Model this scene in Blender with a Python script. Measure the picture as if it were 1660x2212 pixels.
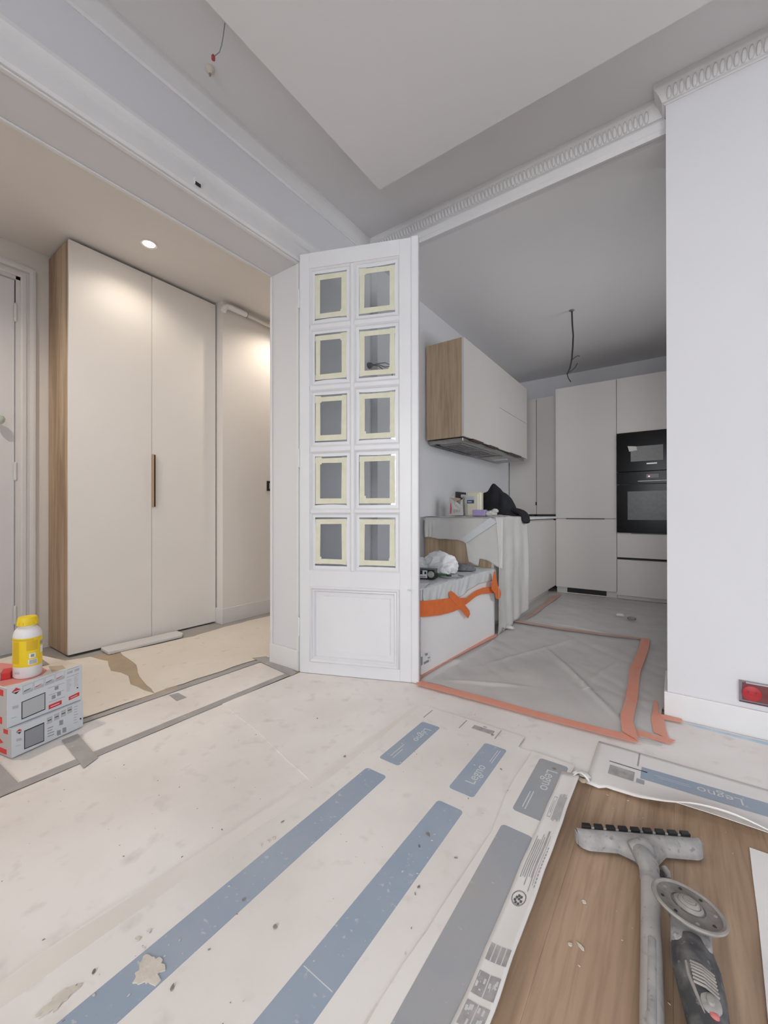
import bpy, bmesh, math, random
import numpy as np
from mathutils import Vector, Matrix, noise
random.seed(7)
for o in list(bpy.data.objects): bpy.data.objects.remove(o)
SC = bpy.context.scene
COL = SC.collection

# ------------------------------------------------------------------ camera
W_, H_, F_ = 1660.0, 2212.0, 884.09
YAW, PITCH, ROLL = 0.618797, 0.002616, -0.001094
CAMH = 0.90
fw = Vector((-math.sin(YAW)*math.cos(PITCH), math.cos(YAW)*math.cos(PITCH), math.sin(PITCH)))
rt = Vector((math.cos(YAW), math.sin(YAW), 0)); up = rt.cross(fw)
rt2 = rt*math.cos(ROLL)+up*math.sin(ROLL); up2 = up*math.cos(ROLL)-rt*math.sin(ROLL)
cam = bpy.data.cameras.new('camera'); co = bpy.data.objects.new('camera', cam); COL.objects.link(co)
cam.sensor_fit = 'VERTICAL'; cam.sensor_height = 24.0; cam.lens = 24.0*F_/H_
cam.clip_start = 0.02; cam.clip_end = 100
co.matrix_world = Matrix(((rt2.x, up2.x, -fw.x, 0), (rt2.y, up2.y, -fw.y, 0), (rt2.z, up2.z, -fw.z, CAMH), (0, 0, 0, 1)))
SC.camera = co
def at(px, py, P0, n):
    d = fw+rt2*((px-W_/2)/F_)-up2*((py-H_/2)/F_)
    o = Vector((0, 0, CAMH)); P0 = Vector(P0); n = Vector(n)
    return o+d*((P0-o).dot(n)/d.dot(n))
def fl(px, py, z=0.0): return at(px, py, (0, 0, z), (0, 0, 1))

# ------------------------------------------------------------------ light
SC.view_settings.view_transform = 'Standard'; SC.view_settings.look = 'None'
SC.view_settings.exposure = 0.0; SC.view_settings.gamma = 1.0; SC.view_settings.use_curve_mapping = False
wd = bpy.data.worlds.new('sky'); SC.world = wd; wd.use_nodes = True
bg = wd.node_tree.nodes['Background']; bg.inputs[0].default_value = (0.88, 0.94, 1.0, 1); bg.inputs[1].default_value = 1.6
def area(name, loc, rot, sx, sy, power, col):
    l = bpy.data.lights.new(name, 'AREA'); l.shape = 'RECTANGLE'; l.size = sx; l.size_y = sy; l.energy = power; l.color = col
    o = bpy.data.objects.new(name, l); COL.objects.link(o); o.location = loc; o.rotation_euler = rot; return o
WX = 2.60                                   # window wall
WINS = [(-1.75, -0.45)]                       # y span of the window in the right wall
RWINS = [(-0.55, 0.65), (1.15, 2.35)]         # x spans of the two French windows behind the viewer
for a, b in WINS:
    area('window_daylight', (WX+0.75, (a+b)/2, 1.85), (0, math.radians(62), 0), 2.25, b-a, 60, (0.97, 0.975, 1.0))
for a, b in RWINS:
    area('window_daylight', ((a+b)/2, -3.15, 1.85), (math.radians(62), 0, 0), b-a, 2.25, 165, (0.97, 0.975, 1.0))
KWIN_ADDED = (2.75, 4.25)                           # added window, unseen behind the pier, to brighten the kitchen
area('window_daylight', (0.95+0.30, (KWIN_ADDED[0]+KWIN_ADDED[1])/2, 1.5), (0, math.radians(90), 0), 1.3, KWIN_ADDED[1]-KWIN_ADDED[0], 26, (0.98, 0.97, 0.97))  # fill lamp outside the added window, lifts the dim kitchen

# ------------------------------------------------------------------ materials
MATS = {}
def mat(name, col, rough=0.6, col2=None, nscale=8.0, stretch=(1, 1, 1), detail=4.0, lo=0.35, hi=0.65, bump=0.0, bscale=None,
        metal=0.0, spec=0.5, alpha=1.0, emis=None, estr=0.0, coat=0.0, col3=None, n3=30.0, lo3=0.6, hi3=0.7, trans=0.0):
    m = bpy.data.materials.new(name); m.use_nodes = True; nt = m.node_tree; N = nt.nodes; L = nt.links
    b = N['Principled BSDF']
    b.inputs['Base Color'].default_value = (*col, 1); b.inputs['Roughness'].default_value = rough
    b.inputs['Metallic'].default_value = metal; b.inputs['Specular IOR Level'].default_value = spec
    b.inputs['Alpha'].default_value = alpha; b.inputs['Coat Weight'].default_value = coat
    b.inputs['Transmission Weight'].default_value = trans
    if emis: b.inputs['Emission Color'].default_value = (*emis, 1); b.inputs['Emission Strength'].default_value = estr
    if col2 or bump:
        tc = N.new('ShaderNodeTexCoord'); mp = N.new('ShaderNodeMapping'); mp.inputs['Scale'].default_value = stretch
        geo = N.new('ShaderNodeNewGeometry')
        L.new(geo.outputs['Position'], mp.inputs['Vector'])
    if col2:
        n = N.new('ShaderNodeTexNoise'); n.inputs['Scale'].default_value = nscale; n.inputs['Detail'].default_value = detail
        L.new(mp.outputs[0], n.inputs['Vector'])
        r = N.new('ShaderNodeMapRange'); r.inputs[1].default_value = lo; r.inputs[2].default_value = hi
        L.new(n.outputs[0], r.inputs[0])
        mx = N.new('ShaderNodeMix'); mx.data_type = 'RGBA'; mx.inputs[6].default_value = (*col, 1); mx.inputs[7].default_value = (*col2, 1)
        L.new(r.outputs[0], mx.inputs[0]); out = mx.outputs[2]
        if col3:
            n3_ = N.new('ShaderNodeTexNoise'); n3_.inputs['Scale'].default_value = n3; n3_.inputs['Detail'].default_value = 3
            L.new(mp.outputs[0], n3_.inputs['Vector'])
            r3 = N.new('ShaderNodeMapRange'); r3.inputs[1].default_value = lo3; r3.inputs[2].default_value = hi3
            L.new(n3_.outputs[0], r3.inputs[0])
            m3 = N.new('ShaderNodeMix'); m3.data_type = 'RGBA'; m3.inputs[7].default_value = (*col3, 1)
            L.new(out, m3.inputs[6]); L.new(r3.outputs[0], m3.inputs[0]); out = m3.outputs[2]
        L.new(out, b.inputs['Base Color'])
    if bump:
        n2 = N.new('ShaderNodeTexNoise'); n2.inputs['Scale'].default_value = bscale or nscale; n2.inputs['Detail'].default_value = 3
        L.new(mp.outputs[0], n2.inputs['Vector'])
        bp = N.new('ShaderNodeBump'); bp.inputs['Strength'].default_value = bump; bp.inputs['Distance'].default_value = 0.004
        L.new(n2.outputs[0], bp.inputs['Height']); L.new(bp.outputs[0], b.inputs['Normal'])
    MATS[name] = m; return m
def wood(name, c1, c2, c3, axis, scale=14.0, rough=0.55, dist=3.0):
    m = bpy.data.materials.new(name); m.use_nodes = True; nt = m.node_tree; N = nt.nodes; L = nt.links
    b = N['Principled BSDF']; b.inputs['Roughness'].default_value = rough
    geo = N.new('ShaderNodeNewGeometry'); mp = N.new('ShaderNodeMapping')
    s = [1.0, 1.0, 1.0]; s[axis] = 0.06; mp.inputs['Scale'].default_value = s
    L.new(geo.outputs['Position'], mp.inputs['Vector'])
    n = N.new('ShaderNodeTexNoise'); n.inputs['Scale'].default_value = scale; n.inputs['Detail'].default_value = 5; n.inputs['Distortion'].default_value = dist*0.3
    n2 = N.new('ShaderNodeTexNoise'); n2.inputs['Scale'].default_value = scale*7; n2.inputs['Detail'].default_value = 3; n2.inputs['Distortion'].default_value = 0.4
    L.new(mp.outputs[0], n.inputs['Vector']); L.new(mp.outputs[0], n2.inputs['Vector'])
    r = N.new('ShaderNodeValToRGB'); e = r.color_ramp.elements
    e[0].position = 0.32; e[0].color = (*c3, 1); e[1].position = 0.66; e[1].color = (*c2, 1)
    k = e.new(0.5); k.color = (*c1, 1)
    L.new(n.outputs[0], r.inputs[0])
    mx = N.new('ShaderNodeMix'); mx.data_type = 'RGBA'; mx.blend_type = 'MULTIPLY'; mx.inputs[0].default_value = 0.4
    r2 = N.new('ShaderNodeValToRGB'); r2.color_ramp.elements[0].position = 0.3; r2.color_ramp.elements[0].color = (0.5, 0.46, 0.42, 1)
    r2.color_ramp.elements[1].position = 0.55; r2.color_ramp.elements[1].color = (1, 1, 1, 1)
    L.new(n2.outputs[0], r2.inputs[0]); L.new(r.outputs[0], mx.inputs[6]); L.new(r2.outputs[0], mx.inputs[7])
    L.new(mx.outputs[2], b.inputs['Base Color'])
    bp = N.new('ShaderNodeBump'); bp.inputs['Strength'].default_value = 0.15; bp.inputs['Distance'].default_value = 0.002
    L.new(n2.outputs[0], bp.inputs['Height']); L.new(bp.outputs[0], b.inputs['Normal'])
    MATS[name] = m; return m
def film(name, col, opacity, rough=0.35):
    m = bpy.data.materials.new(name); m.use_nodes = True; nt = m.node_tree; N = nt.nodes; L = nt.links
    b = N['Principled BSDF']; b.inputs['Base Color'].default_value = (*col, 1); b.inputs['Roughness'].default_value = rough
    t = N.new('ShaderNodeBsdfTransparent'); t.inputs[0].default_value = (0.97, 0.97, 0.97, 1)
    mx = N.new('ShaderNodeMixShader'); geo = N.new('ShaderNodeNewGeometry')
    n = N.new('ShaderNodeTexNoise'); n.inputs['Scale'].default_value = 6; n.inputs['Detail'].default_value = 4
    L.new(geo.outputs['Position'], n.inputs['Vector'])
    r = N.new('ShaderNodeMapRange'); r.inputs[3].default_value = max(0, opacity-0.04); r.inputs[4].default_value = min(1, opacity+0.04); r.inputs[1].default_value = 0.3; r.inputs[2].default_value = 0.7
    L.new(n.outputs[0], r.inputs[0]); L.new(r.outputs[0], mx.inputs[0])
    L.new(t.outputs[0], mx.inputs[1]); L.new(b.outputs[0], mx.inputs[2])
    L.new(mx.outputs[0], N['Material Output'].inputs[0]); MATS[name] = m; return m

mat('wall_paint', (0.685, 0.680, 0.700), 0.75, (0.670, 0.664, 0.685), 1.5, bump=0.05, bscale=90)
mat('ceiling_paint', (0.76, 0.745, 0.75), 0.85, (0.745, 0.73, 0.735), 1.2, bump=0.05, bscale=120)
mat('hall_paint', (0.80, 0.77, 0.745), 0.75, (0.78, 0.75, 0.725), 1.5, bump=0.05, bscale=90)
mat('trim_paint', (0.735, 0.725, 0.73), 0.45, (0.71, 0.70, 0.705), 6, bump=0.04, bscale=60)
mat('door_paint', (0.735, 0.735, 0.755), 0.38, (0.715, 0.712, 0.735), 5, bump=0.05, bscale=50)
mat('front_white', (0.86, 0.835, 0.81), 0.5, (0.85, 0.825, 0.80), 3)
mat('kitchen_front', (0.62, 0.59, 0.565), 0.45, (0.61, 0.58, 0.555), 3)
wood('oak', (0.50, 0.37, 0.25), (0.60, 0.46, 0.33), (0.34, 0.23, 0.145), 2, 9)
wood('oak_floor', (0.40, 0.275, 0.185), (0.49, 0.345, 0.24), (0.30, 0.195, 0.125), 1, 12, 0.6)
mat('paper', (0.84, 0.805, 0.785), 0.9, (0.73, 0.68, 0.65), 2.2, detail=6, lo=0.40, hi=0.72, bump=0.25, bscale=14, col3=(0.67, 0.61, 0.59), n3=15, lo3=0.58, hi3=0.82)
mat('paper_hall', (0.82, 0.76, 0.69), 0.9, (0.74, 0.68, 0.61), 2.0, detail=6, lo=0.40, hi=0.72, bump=0.25, bscale=14, col3=(0.62, 0.55, 0.49), n3=22, lo3=0.64, hi3=0.78)
mat('carton', (0.80, 0.765, 0.74), 0.85, (0.70, 0.66, 0.63), 2.6, detail=6, lo=0.42, hi=0.72, bump=0.18, bscale=12, col3=(0.66, 0.62, 0.585), n3=18, lo3=0.60, hi3=0.82)
mat('carton_white', (0.82, 0.795, 0.78), 0.85, (0.73, 0.705, 0.685), 3, bump=0.15, bscale=16)
mat('kraft', (0.50, 0.40, 0.30), 0.9, (0.43, 0.345, 0.26), 8, bump=0.1)
mat('paper_edge', (0.735, 0.695, 0.645), 0.9, (0.78, 0.74, 0.70), 4)
mat('print_blue', (0.31, 0.375, 0.47), 0.8, (0.37, 0.42, 0.49), 5, detail=6, lo=0.42, hi=0.75, col3=(0.50, 0.52, 0.55), n3=60, lo3=0.66, hi3=0.74)
mat('print_greyblue', (0.33, 0.355, 0.395), 0.8, (0.385, 0.375, 0.375), 4, detail=6, lo=0.38, hi=0.7, col3=(0.47, 0.46, 0.46), n3=60, lo3=0.67, hi3=0.75)
mat('print_white', (0.62, 0.63, 0.65), 0.85)
mat('print_grey', (0.33, 0.31, 0.31), 0.85, (0.45, 0.43, 0.43), 40)
mat('print_dark', (0.12, 0.115, 0.12), 0.8)
mat('duct_tape', (0.36, 0.345, 0.345), 0.55, (0.42, 0.405, 0.40), 12, col3=(0.55, 0.52, 0.50), n3=40, lo3=0.66, hi3=0.74)
mat('tape_orange', (0.80, 0.19, 0.045), 0.6, (0.74, 0.165, 0.04), 30)
mat('tape_salmon', (0.80, 0.32, 0.23), 0.6, (0.76, 0.36, 0.27), 14, col3=(0.72, 0.42, 0.34), n3=40, lo3=0.62, hi3=0.75)
mat('tape_dull', (0.50, 0.30, 0.245), 0.6, (0.54, 0.37, 0.31), 14)
mat('tape_blue', (0.42, 0.58, 0.72), 0.5, (0.55, 0.67, 0.78), 20)
mat('masking', (0.66, 0.64, 0.49), 0.75, (0.70, 0.685, 0.56), 25)
mat('hall_floor', (0.42, 0.40, 0.385), 0.7, (0.36, 0.345, 0.335), 6)
mat('kitchen_floor', (0.70, 0.67, 0.645), 0.7, (0.66, 0.63, 0.605), 4)
mat('black', (0.012, 0.012, 0.013), 0.35)
mat('black_glass', (0.006, 0.006, 0.007), 0.18, spec=0.12)
mat('oven_glass', (0.10, 0.105, 0.11), 0.25, (0.125, 0.125, 0.13), 30, spec=0.25)
mat('grey_glass', (0.20, 0.195, 0.19), 0.3, (0.23, 0.225, 0.22), 60, spec=0.25)
mat('shadow_gap', (0.03, 0.028, 0.026), 0.9)
mat('brass', (0.62, 0.45, 0.30), 0.32, metal=1.0)
mat('bronze_dark', (0.10, 0.055, 0.035), 0.4, metal=0.6)
mat('steel', (0.46, 0.45, 0.44), 0.38, (0.40, 0.39, 0.38), 20, metal=0.9)
mat('plastic_white', (0.88, 0.87, 0.875), 0.4)
mat('bottle_white', (0.80, 0.78, 0.80), 0.4)
mat('yellow', (0.86, 0.62, 0.01), 0.45)
mat('yellow_dark', (0.70, 0.45, 0.015), 0.5)
mat('red', (0.62, 0.03, 0.03), 0.5)
mat('red_glow', (0.80, 0.02, 0.03), 0.45)
mat('red_faded', (0.68, 0.25, 0.22), 0.7)
mat('box_white', (0.66, 0.69, 0.73), 0.6, (0.63, 0.66, 0.70), 6)
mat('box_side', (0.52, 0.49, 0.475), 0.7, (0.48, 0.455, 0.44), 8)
mat('box_top', (0.70, 0.64, 0.58), 0.7, (0.62, 0.56, 0.50), 9)
mat('ink_black', (0.02, 0.02, 0.022), 0.6)
mat('ink_grey', (0.30, 0.31, 0.33), 0.7)
mat('ink_light', (0.47, 0.48, 0.50), 0.7)
mat('ink_red', (0.66, 0.04, 0.04), 0.6)
mat('dusty_grey', (0.30, 0.29, 0.29), 0.75, (0.40, 0.385, 0.375), 30, detail=6, lo=0.4, hi=0.66, bump=0.1, bscale=60, col3=(0.20, 0.195, 0.20), n3=70, lo3=0.60, hi3=0.72)
mat('dusty_tube', (0.42, 0.40, 0.385), 0.6, (0.48, 0.455, 0.44), 25, detail=5, metal=0.15, col3=(0.32, 0.30, 0.295), n3=60, lo3=0.6, hi3=0.75)
mat('dusty_dark', (0.055, 0.055, 0.06), 0.75, (0.17, 0.165, 0.165), 32, detail=6, lo=0.42, hi=0.72, bump=0.12, bscale=80, col3=(0.26, 0.25, 0.245), n3=75, lo3=0.62, hi3=0.76)
mat('dusty_disc', (0.17, 0.155, 0.14), 0.8, (0.25, 0.23, 0.21), 40, detail=6, bump=0.1, bscale=120, col3=(0.14, 0.125, 0.115), n3=80, lo3=0.6, hi3=0.72)
mat('dusty_pale', (0.34, 0.315, 0.29), 0.8, (0.26, 0.24, 0.225), 40)
mat('pink_red', (0.55, 0.16, 0.15), 0.7)
mat('cream', (0.72, 0.68, 0.52), 0.35, (0.70, 0.66, 0.50), 5)
mat('label_blue', (0.03, 0.06, 0.13), 0.5)
mat('label_pale', (0.48, 0.53, 0.60), 0.5)
mat('lilac', (0.42, 0.34, 0.58), 0.9, (0.38, 0.30, 0.53), 60, bump=0.2, bscale=150)
mat('cloth_white', (0.84, 0.84, 0.86), 0.85, (0.78, 0.78, 0.80), 20)
mat('cloth_grey', (0.20, 0.20, 0.215), 0.95, (0.14, 0.14, 0.155), 60, bump=0.3, bscale=150)
mat('jacket', (0.008, 0.008, 0.011), 0.9, (0.014, 0.014, 0.02), 20, bump=0.2, bscale=40)
mat('pink', (0.62, 0.10, 0.20), 0.5)
mat('bag_paper', (0.66, 0.64, 0.61), 0.7, (0.60, 0.58, 0.55), 20)
mat('wire_black', (0.02, 0.02, 0.02), 0.5)
mat('wire_grey', (0.22, 0.24, 0.25), 0.5)
mat('wire_red', (0.30, 0.05, 0.05), 0.5)
mat('plaster', (0.68, 0.62, 0.55), 0.95, (0.60, 0.545, 0.48), 40, bump=0.5, bscale=60)
mat('debris_dark', (0.20, 0.175, 0.16), 0.9, (0.34, 0.29, 0.25), 30)
mat('knob_green', (0.50, 0.58, 0.50), 0.3)
mat('lamp_glow', (1, 1, 1), 0.5, emis=(1.0, 0.82, 0.60), estr=30.0)
mat('red_led', (0.8, 0.1, 0.1), 0.5, emis=(1.0, 0.25, 0.25), estr=4.0)
mat('led_white', (0.5, 0.5, 0.5), 0.5, emis=(0.8, 0.8, 0.8), estr=0.35)
mat('electric_green', (0.06, 0.12, 0.06), 0.6)
film('film_drape', (0.80, 0.785, 0.76), 0.74)
film('film_floor', (0.76, 0.74, 0.725), 0.62, 0.32)
film('film_white', (0.80, 0.82, 0.83), 0.74)
def glass(name, tint, gloss):
    m = bpy.data.materials.new(name); m.use_nodes = True; N = m.node_tree.nodes; L = m.node_tree.links
    N.remove(N['Principled BSDF'])
    t = N.new('ShaderNodeBsdfTransparent'); t.inputs[0].default_value = (*tint, 1)
    g = N.new('ShaderNodeBsdfGlossy'); g.inputs['Roughness'].default_value = 0.03
    f = N.new('ShaderNodeFresnel'); f.inputs[0].default_value = 1.5
    mu = N.new('ShaderNodeMath'); mu.operation = 'MULTIPLY'; mu.inputs[1].default_value = gloss; L.new(f.outputs[0], mu.inputs[0])
    mx = N.new('ShaderNodeMixShader'); L.new(mu.outputs[0], mx.inputs[0]); L.new(t.outputs[0], mx.inputs[1]); L.new(g.outputs[0], mx.inputs[2])
    L.new(mx.outputs[0], N['Material Output'].inputs[0]); MATS[name] = m
glass('glass', (0.90, 0.92, 0.93), 1.6)
glass('window_glass', (0.97, 0.98, 0.98), 1.0)
glass('clear_plastic', (0.80, 0.78, 0.80), 2.0)

# ------------------------------------------------------------------ mesh helpers
class MB:
    def __init__(s): s.v = []; s.f = []
    def add(s, vs, fs):
        b = len(s.v); s.v += [tuple(p) for p in vs]; s.f += [tuple(b+i for i in f) for f in fs]; return s
    def box(s, x0, x1, y0, y1, z0, z1):
        vs = [(x, y, z) for z in (z0, z1) for y in (y0, y1) for x in (x0, x1)]
        return s.add(vs, [(0, 2, 3, 1), (4, 5, 7, 6), (0, 1, 5, 4), (2, 6, 7, 3), (0, 4, 6, 2), (1, 3, 7, 5)])
    def prism(s, pts, z0, z1):                        # pts: xy outline
        n = len(pts)
        a = sum(pts[i][0]*pts[(i+1) % n][1]-pts[(i+1) % n][0]*pts[i][1] for i in range(n))
        if a < 0: pts = list(reversed(pts))
        vs = [(p[0], p[1], z0) for p in pts]+[(p[0], p[1], z1) for p in pts]
        return s.add(vs, [tuple(reversed(range(n))), tuple(range(n, 2*n))]+[(i, (i+1) % n, n+(i+1) % n, n+i) for i in range(n)])
    def extrude(s, pts, vec):                         # pts: 3D outline, extruded along vec
        n = len(pts); vec = Vector(vec); nn = Vector((0, 0, 0))
        for i in range(n): nn += Vector(pts[i]).cross(Vector(pts[(i+1) % n]))
        if nn.dot(vec) < 0: pts = list(reversed(pts))
        vs = [Vector(p) for p in pts]+[Vector(p)+vec for p in pts]
        return s.add(vs, [tuple(reversed(range(n))), tuple(range(n, 2*n))]+[(i, (i+1) % n, n+(i+1) % n, n+i) for i in range(n)])
    def tube(s, path, r, n=8, flat=None, cap=True):
        path = [Vector(p) for p in path]; m = len(path); rs = r if isinstance(r, (list, tuple)) else [r]*m
        ref = Vector((0, 0, 1)); rings = []
        for i, p in enumerate(path):
            t = (path[min(i+1, m-1)]-path[max(i-1, 0)]).normalized()
            if abs(t.dot(ref)) > 0.95: ref = Vector((1, 0, 0)) if abs(t.x) < 0.9 else Vector((0, 1, 0))
            a = t.cross(ref).normalized(); b = a.cross(t).normalized(); ref = b
            k = flat[i] if isinstance(flat, (list, tuple)) else (flat or 1.0)
            rings.append([p+a*math.cos(2*math.pi*j/n)*rs[i]+b*math.sin(2*math.pi*j/n)*rs[i]*k for j in range(n)])
        vs = [q for R in rings for q in R]
        fs = [(i*n+j, i*n+(j+1) % n, (i+1)*n+(j+1) % n, (i+1)*n+j) for i in range(m-1) for j in range(n)]
        if cap: fs += [tuple(reversed(range(n))), tuple((m-1)*n+j for j in range(n))]
        return s.add(vs, fs)
    def lathe(s, prof, n=24, c=(0, 0, 0), sy=1.0, M=None, cap=True):
        vs = []
        for r, z in prof:
            for j in range(n):
                p = Vector((r*math.cos(2*math.pi*j/n), r*sy*math.sin(2*math.pi*j/n), z))
                if M: p = M @ p
                vs.append(p+Vector(c))
        m = len(prof)
        fs = [(i*n+j, i*n+(j+1) % n, (i+1)*n+(j+1) % n, (i+1)*n+j) for i in range(m-1) for j in range(n)]
        if cap: fs += [tuple(reversed(range(n))), tuple((m-1)*n+j for j in range(n))]
        return s.add(vs, fs)
    def grid(s, fn, nu, nv):
        vs = [fn(i/nu, j/nv) for j in range(nv+1) for i in range(nu+1)]
        w = nu+1
        return s.add(vs, [(j*w+i, j*w+i+1, (j+1)*w+i+1, (j+1)*w+i) for j in range(nv) for i in range(nu)])
    def build(s, name, m, parent=None, smooth=False, bevel=0.0, solid=0.0, seg=2, sub=0):
        me = bpy.data.meshes.new(name); me.from_pydata(s.v, [], s.f); me.update()
        bm = bmesh.new(); bm.from_mesh(me); bmesh.ops.recalc_face_normals(bm, faces=bm.faces[:]) if not solid else None
        bm.to_mesh(me); bm.free()
        me.materials.append(MATS[m])
        if smooth:
            me.polygons.foreach_set('use_smooth', [True]*len(me.polygons)); me.set_sharp_from_angle(angle=math.radians(42))
        o = bpy.data.objects.new(name, me); COL.objects.link(o)
        if parent: o.parent = parent
        if bevel:
            b = o.modifiers.new('bevel', 'BEVEL'); b.width = bevel; b.segments = seg; b.limit_method = 'ANGLE'; b.angle_limit = math.radians(50); b.harden_normals = False
        if solid:
            d = o.modifiers.new('solid', 'SOLIDIFY'); d.thickness = solid; d.offset = 0
        if sub:
            d = o.modifiers.new('sub', 'SUBSURF'); d.levels = sub; d.render_levels = sub
        return o
def tag(o, label=None, cat=None, group=None, kind=None):
    if label: o['label'] = label
    if cat: o['category'] = cat
    if group: o['group'] = group
    if kind: o['kind'] = kind
    return o
def root(name, loc=(0, 0, 0), rz=0.0, **k):
    o = bpy.data.objects.new(name, None); COL.objects.link(o); o.location = loc; o.rotation_euler = (0, 0, rz); o.empty_display_size = 0.05
    return tag(o, **k)
def struct(o, label=None, cat=None): return tag(o, label, cat, kind='structure')
def bx(name, m, parent, x0, x1, y0, y1, z0, z1, bevel=0.0): return MB().box(x0, x1, y0, y1, z0, z1).build(name, m, parent, bevel=bevel)
def copyobj(o, parent, loc=None):
    c = o.copy(); COL.objects.link(c); c.parent = parent
    if loc is not None: c.location = loc
    return c
def text(name, s, size, M, m, parent, thick=0.0004, shear=0.0):
    cu = bpy.data.curves.new(name, 'FONT'); cu.body = s; cu.size = size; cu.align_x = 'CENTER'; cu.align_y = 'CENTER'; cu.extrude = thick; cu.shear = shear; cu.resolution_u = 3
    tmp = bpy.data.objects.new('tmp', cu); COL.objects.link(tmp)
    bpy.context.view_layer.update()
    me = bpy.data.meshes.new_from_object(tmp.evaluated_get(bpy.context.evaluated_depsgraph_get()))
    bpy.data.objects.remove(tmp); bpy.data.curves.remove(cu)
    me.transform(M); me.materials.clear(); me.materials.append(MATS[m]); me.name = name
    o = bpy.data.objects.new(name, me); COL.objects.link(o); o.parent = parent
    return o
def rrect(x0, x1, y0, y1, r, n=4):
    pts = []
    for cx, cy, a in ((x1-r, y0+r, -90), (x1-r, y1-r, 0), (x0+r, y1-r, 90), (x0+r, y0+r, 180)):
        for k in range(n+1):
            t = math.radians(a+90*k/n); pts.append((cx+r*math.cos(t), cy+r*math.sin(t)))
    return pts
def jag(pts, step=0.05, amp=0.004, seed=1):
    rnd = random.Random(seed); out = []; n = len(pts)
    for i in range(n):
        a = Vector(pts[i][:2]); b = Vector(pts[(i+1) % n][:2]); L = (b-a).length; k = max(1, int(L/step))
        for j in range(k):
            p = a+(b-a)*(j/k); out.append((p.x+rnd.uniform(-amp, amp), p.y+rnd.uniform(-amp, amp)))
    return out
def sweep(path, prof, close=True):                     # profile (offset to the right of travel, z) swept along xy path with mitres
    path = [Vector(p) for p in path]; m = len(path); k = len(prof); vs = []
    for i in range(m):
        d0 = (path[i]-path[i-1]).normalized() if i else None
        d1 = (path[i+1]-path[i]).normalized() if i < m-1 else None
        r0 = Vector((d0.y, -d0.x)) if d0 else None; r1 = Vector((d1.y, -d1.x)) if d1 else None
        if r0 is None: mt = r1
        elif r1 is None: mt = r0
        else: mt = (r0+r1)/(1+r0.dot(r1))
        for d, z in prof: vs.append((path[i].x+mt.x*d, path[i].y+mt.y*d, z))
    fs = [(i*k+j, (i+1)*k+j, (i+1)*k+(j+1) % k, i*k+(j+1) % k) for i in range(m-1) for j in range(k)]
    fs += [tuple(range(k)), tuple(reversed(range((m-1)*k, m*k)))]
    return MB().add(vs, fs)

# ------------------------------------------------------------------ the shell
LX = -1.75; JX = -1.99            # wall between living room and hall
PY = 2.20; PX = -0.03             # pier right of the kitchen opening
BY = 2.28                         # beam over the kitchen opening
CZ = 2.79; DZ = 2.65              # ceiling, lowered panel
KX = -1.70; KC = 2.635; KB = 5.50 # kitchen
HZ = 2.635                        # hall ceiling
YR = -2.40                        # wall behind the camera
OPY = 1.62; OPZ = 2.33            # hall opening
FT = 0.0
fo = struct(bx('floor', 'oak_floor', None, JX, WX+0.2, YR-0.2, PY+0.1, -0.10, -0.012), 'brown oak board floor showing where the cardboard covering stops')
pw, plen = 0.22, 2.40
proto = None
for i in range(21):
    off = (0.0, 0.55, 1.95, 0.3)[i % 4]
    x0 = -1.985+i*pw
    y = YR-off
    while y < PY+0.05:
        a, b = max(y, YR), min(y+plen, PY+0.05)
        if b-a > 0.05 and x0+pw < WX+0.1:
            full = abs((b-a)-plen) < 1e-6
            if full and proto: o = copyobj(proto, fo, (x0, a, 0))
            else:
                o = MB().box(0.0001, pw-0.0001, 0.0001, b-a-0.0001, -0.012, 0.0).build('plank', 'oak_floor', fo, bevel=0.0004, seg=1); o.location = (x0, a, 0)
                if full: proto = o
        y += plen
struct(bx('floor', 'hall_floor', None, -3.75, JX, -1.2, 4.2, -0.10, 0.0), 'grey bare hall floor at the foot of the wardrobe')
struct(bx('floor', 'kitchen_floor', None, JX, 1.15, PY+0.1, KB+0.15, -0.10, 0.0), 'pale kitchen floor under the plastic film')
# living room walls
w = MB().box(JX, LX, OPY, BY+0.03, 0, CZ+0.02).box(JX, LX, -0.90, OPY, OPZ, CZ+0.02).box(JX, LX, YR, -0.90, 0, CZ+0.02).build('wall_left', 'wall_paint'); struct(w, 'painted wall with the wide opening to the hall')
w = MB().box(PX, WX, PY, PY+0.30, 0, CZ+0.02).box(LX, PX, BY, BY+0.03, KC-0.0, CZ+0.02).build('wall_back', 'wall_paint'); struct(w, 'white wall pier with beam over the kitchen opening')
m_ = MB(); xs = [JX]+[q for ab in RWINS for q in ab]+[WX+0.2]
for i in range(0, len(xs), 2): m_.box(xs[i], xs[i+1], YR-0.2, YR, 0, CZ)
for a, b in RWINS: m_.box(a, b, YR-0.2, YR, 2.40, CZ).box(a, b, YR-0.2, YR, 0, 0.08)
struct(m_.build('wall_rear', 'wall_paint'), 'wall with two tall windows behind the viewer')
m_ = MB(); ys = [YR]+[q for ab in WINS for q in ab]+[PY+0.3]
for i in range(0, len(ys), 2): m_.box(WX, WX+0.2, ys[i], ys[i+1], 0, CZ)
for a, b in WINS: m_.box(WX, WX+0.2, a, b, 2.40, CZ).box(WX, WX+0.2, a, b, 0, 0.08)
struct(m_.build('wall_right', 'wall_paint'), 'wall with a tall window')
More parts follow.
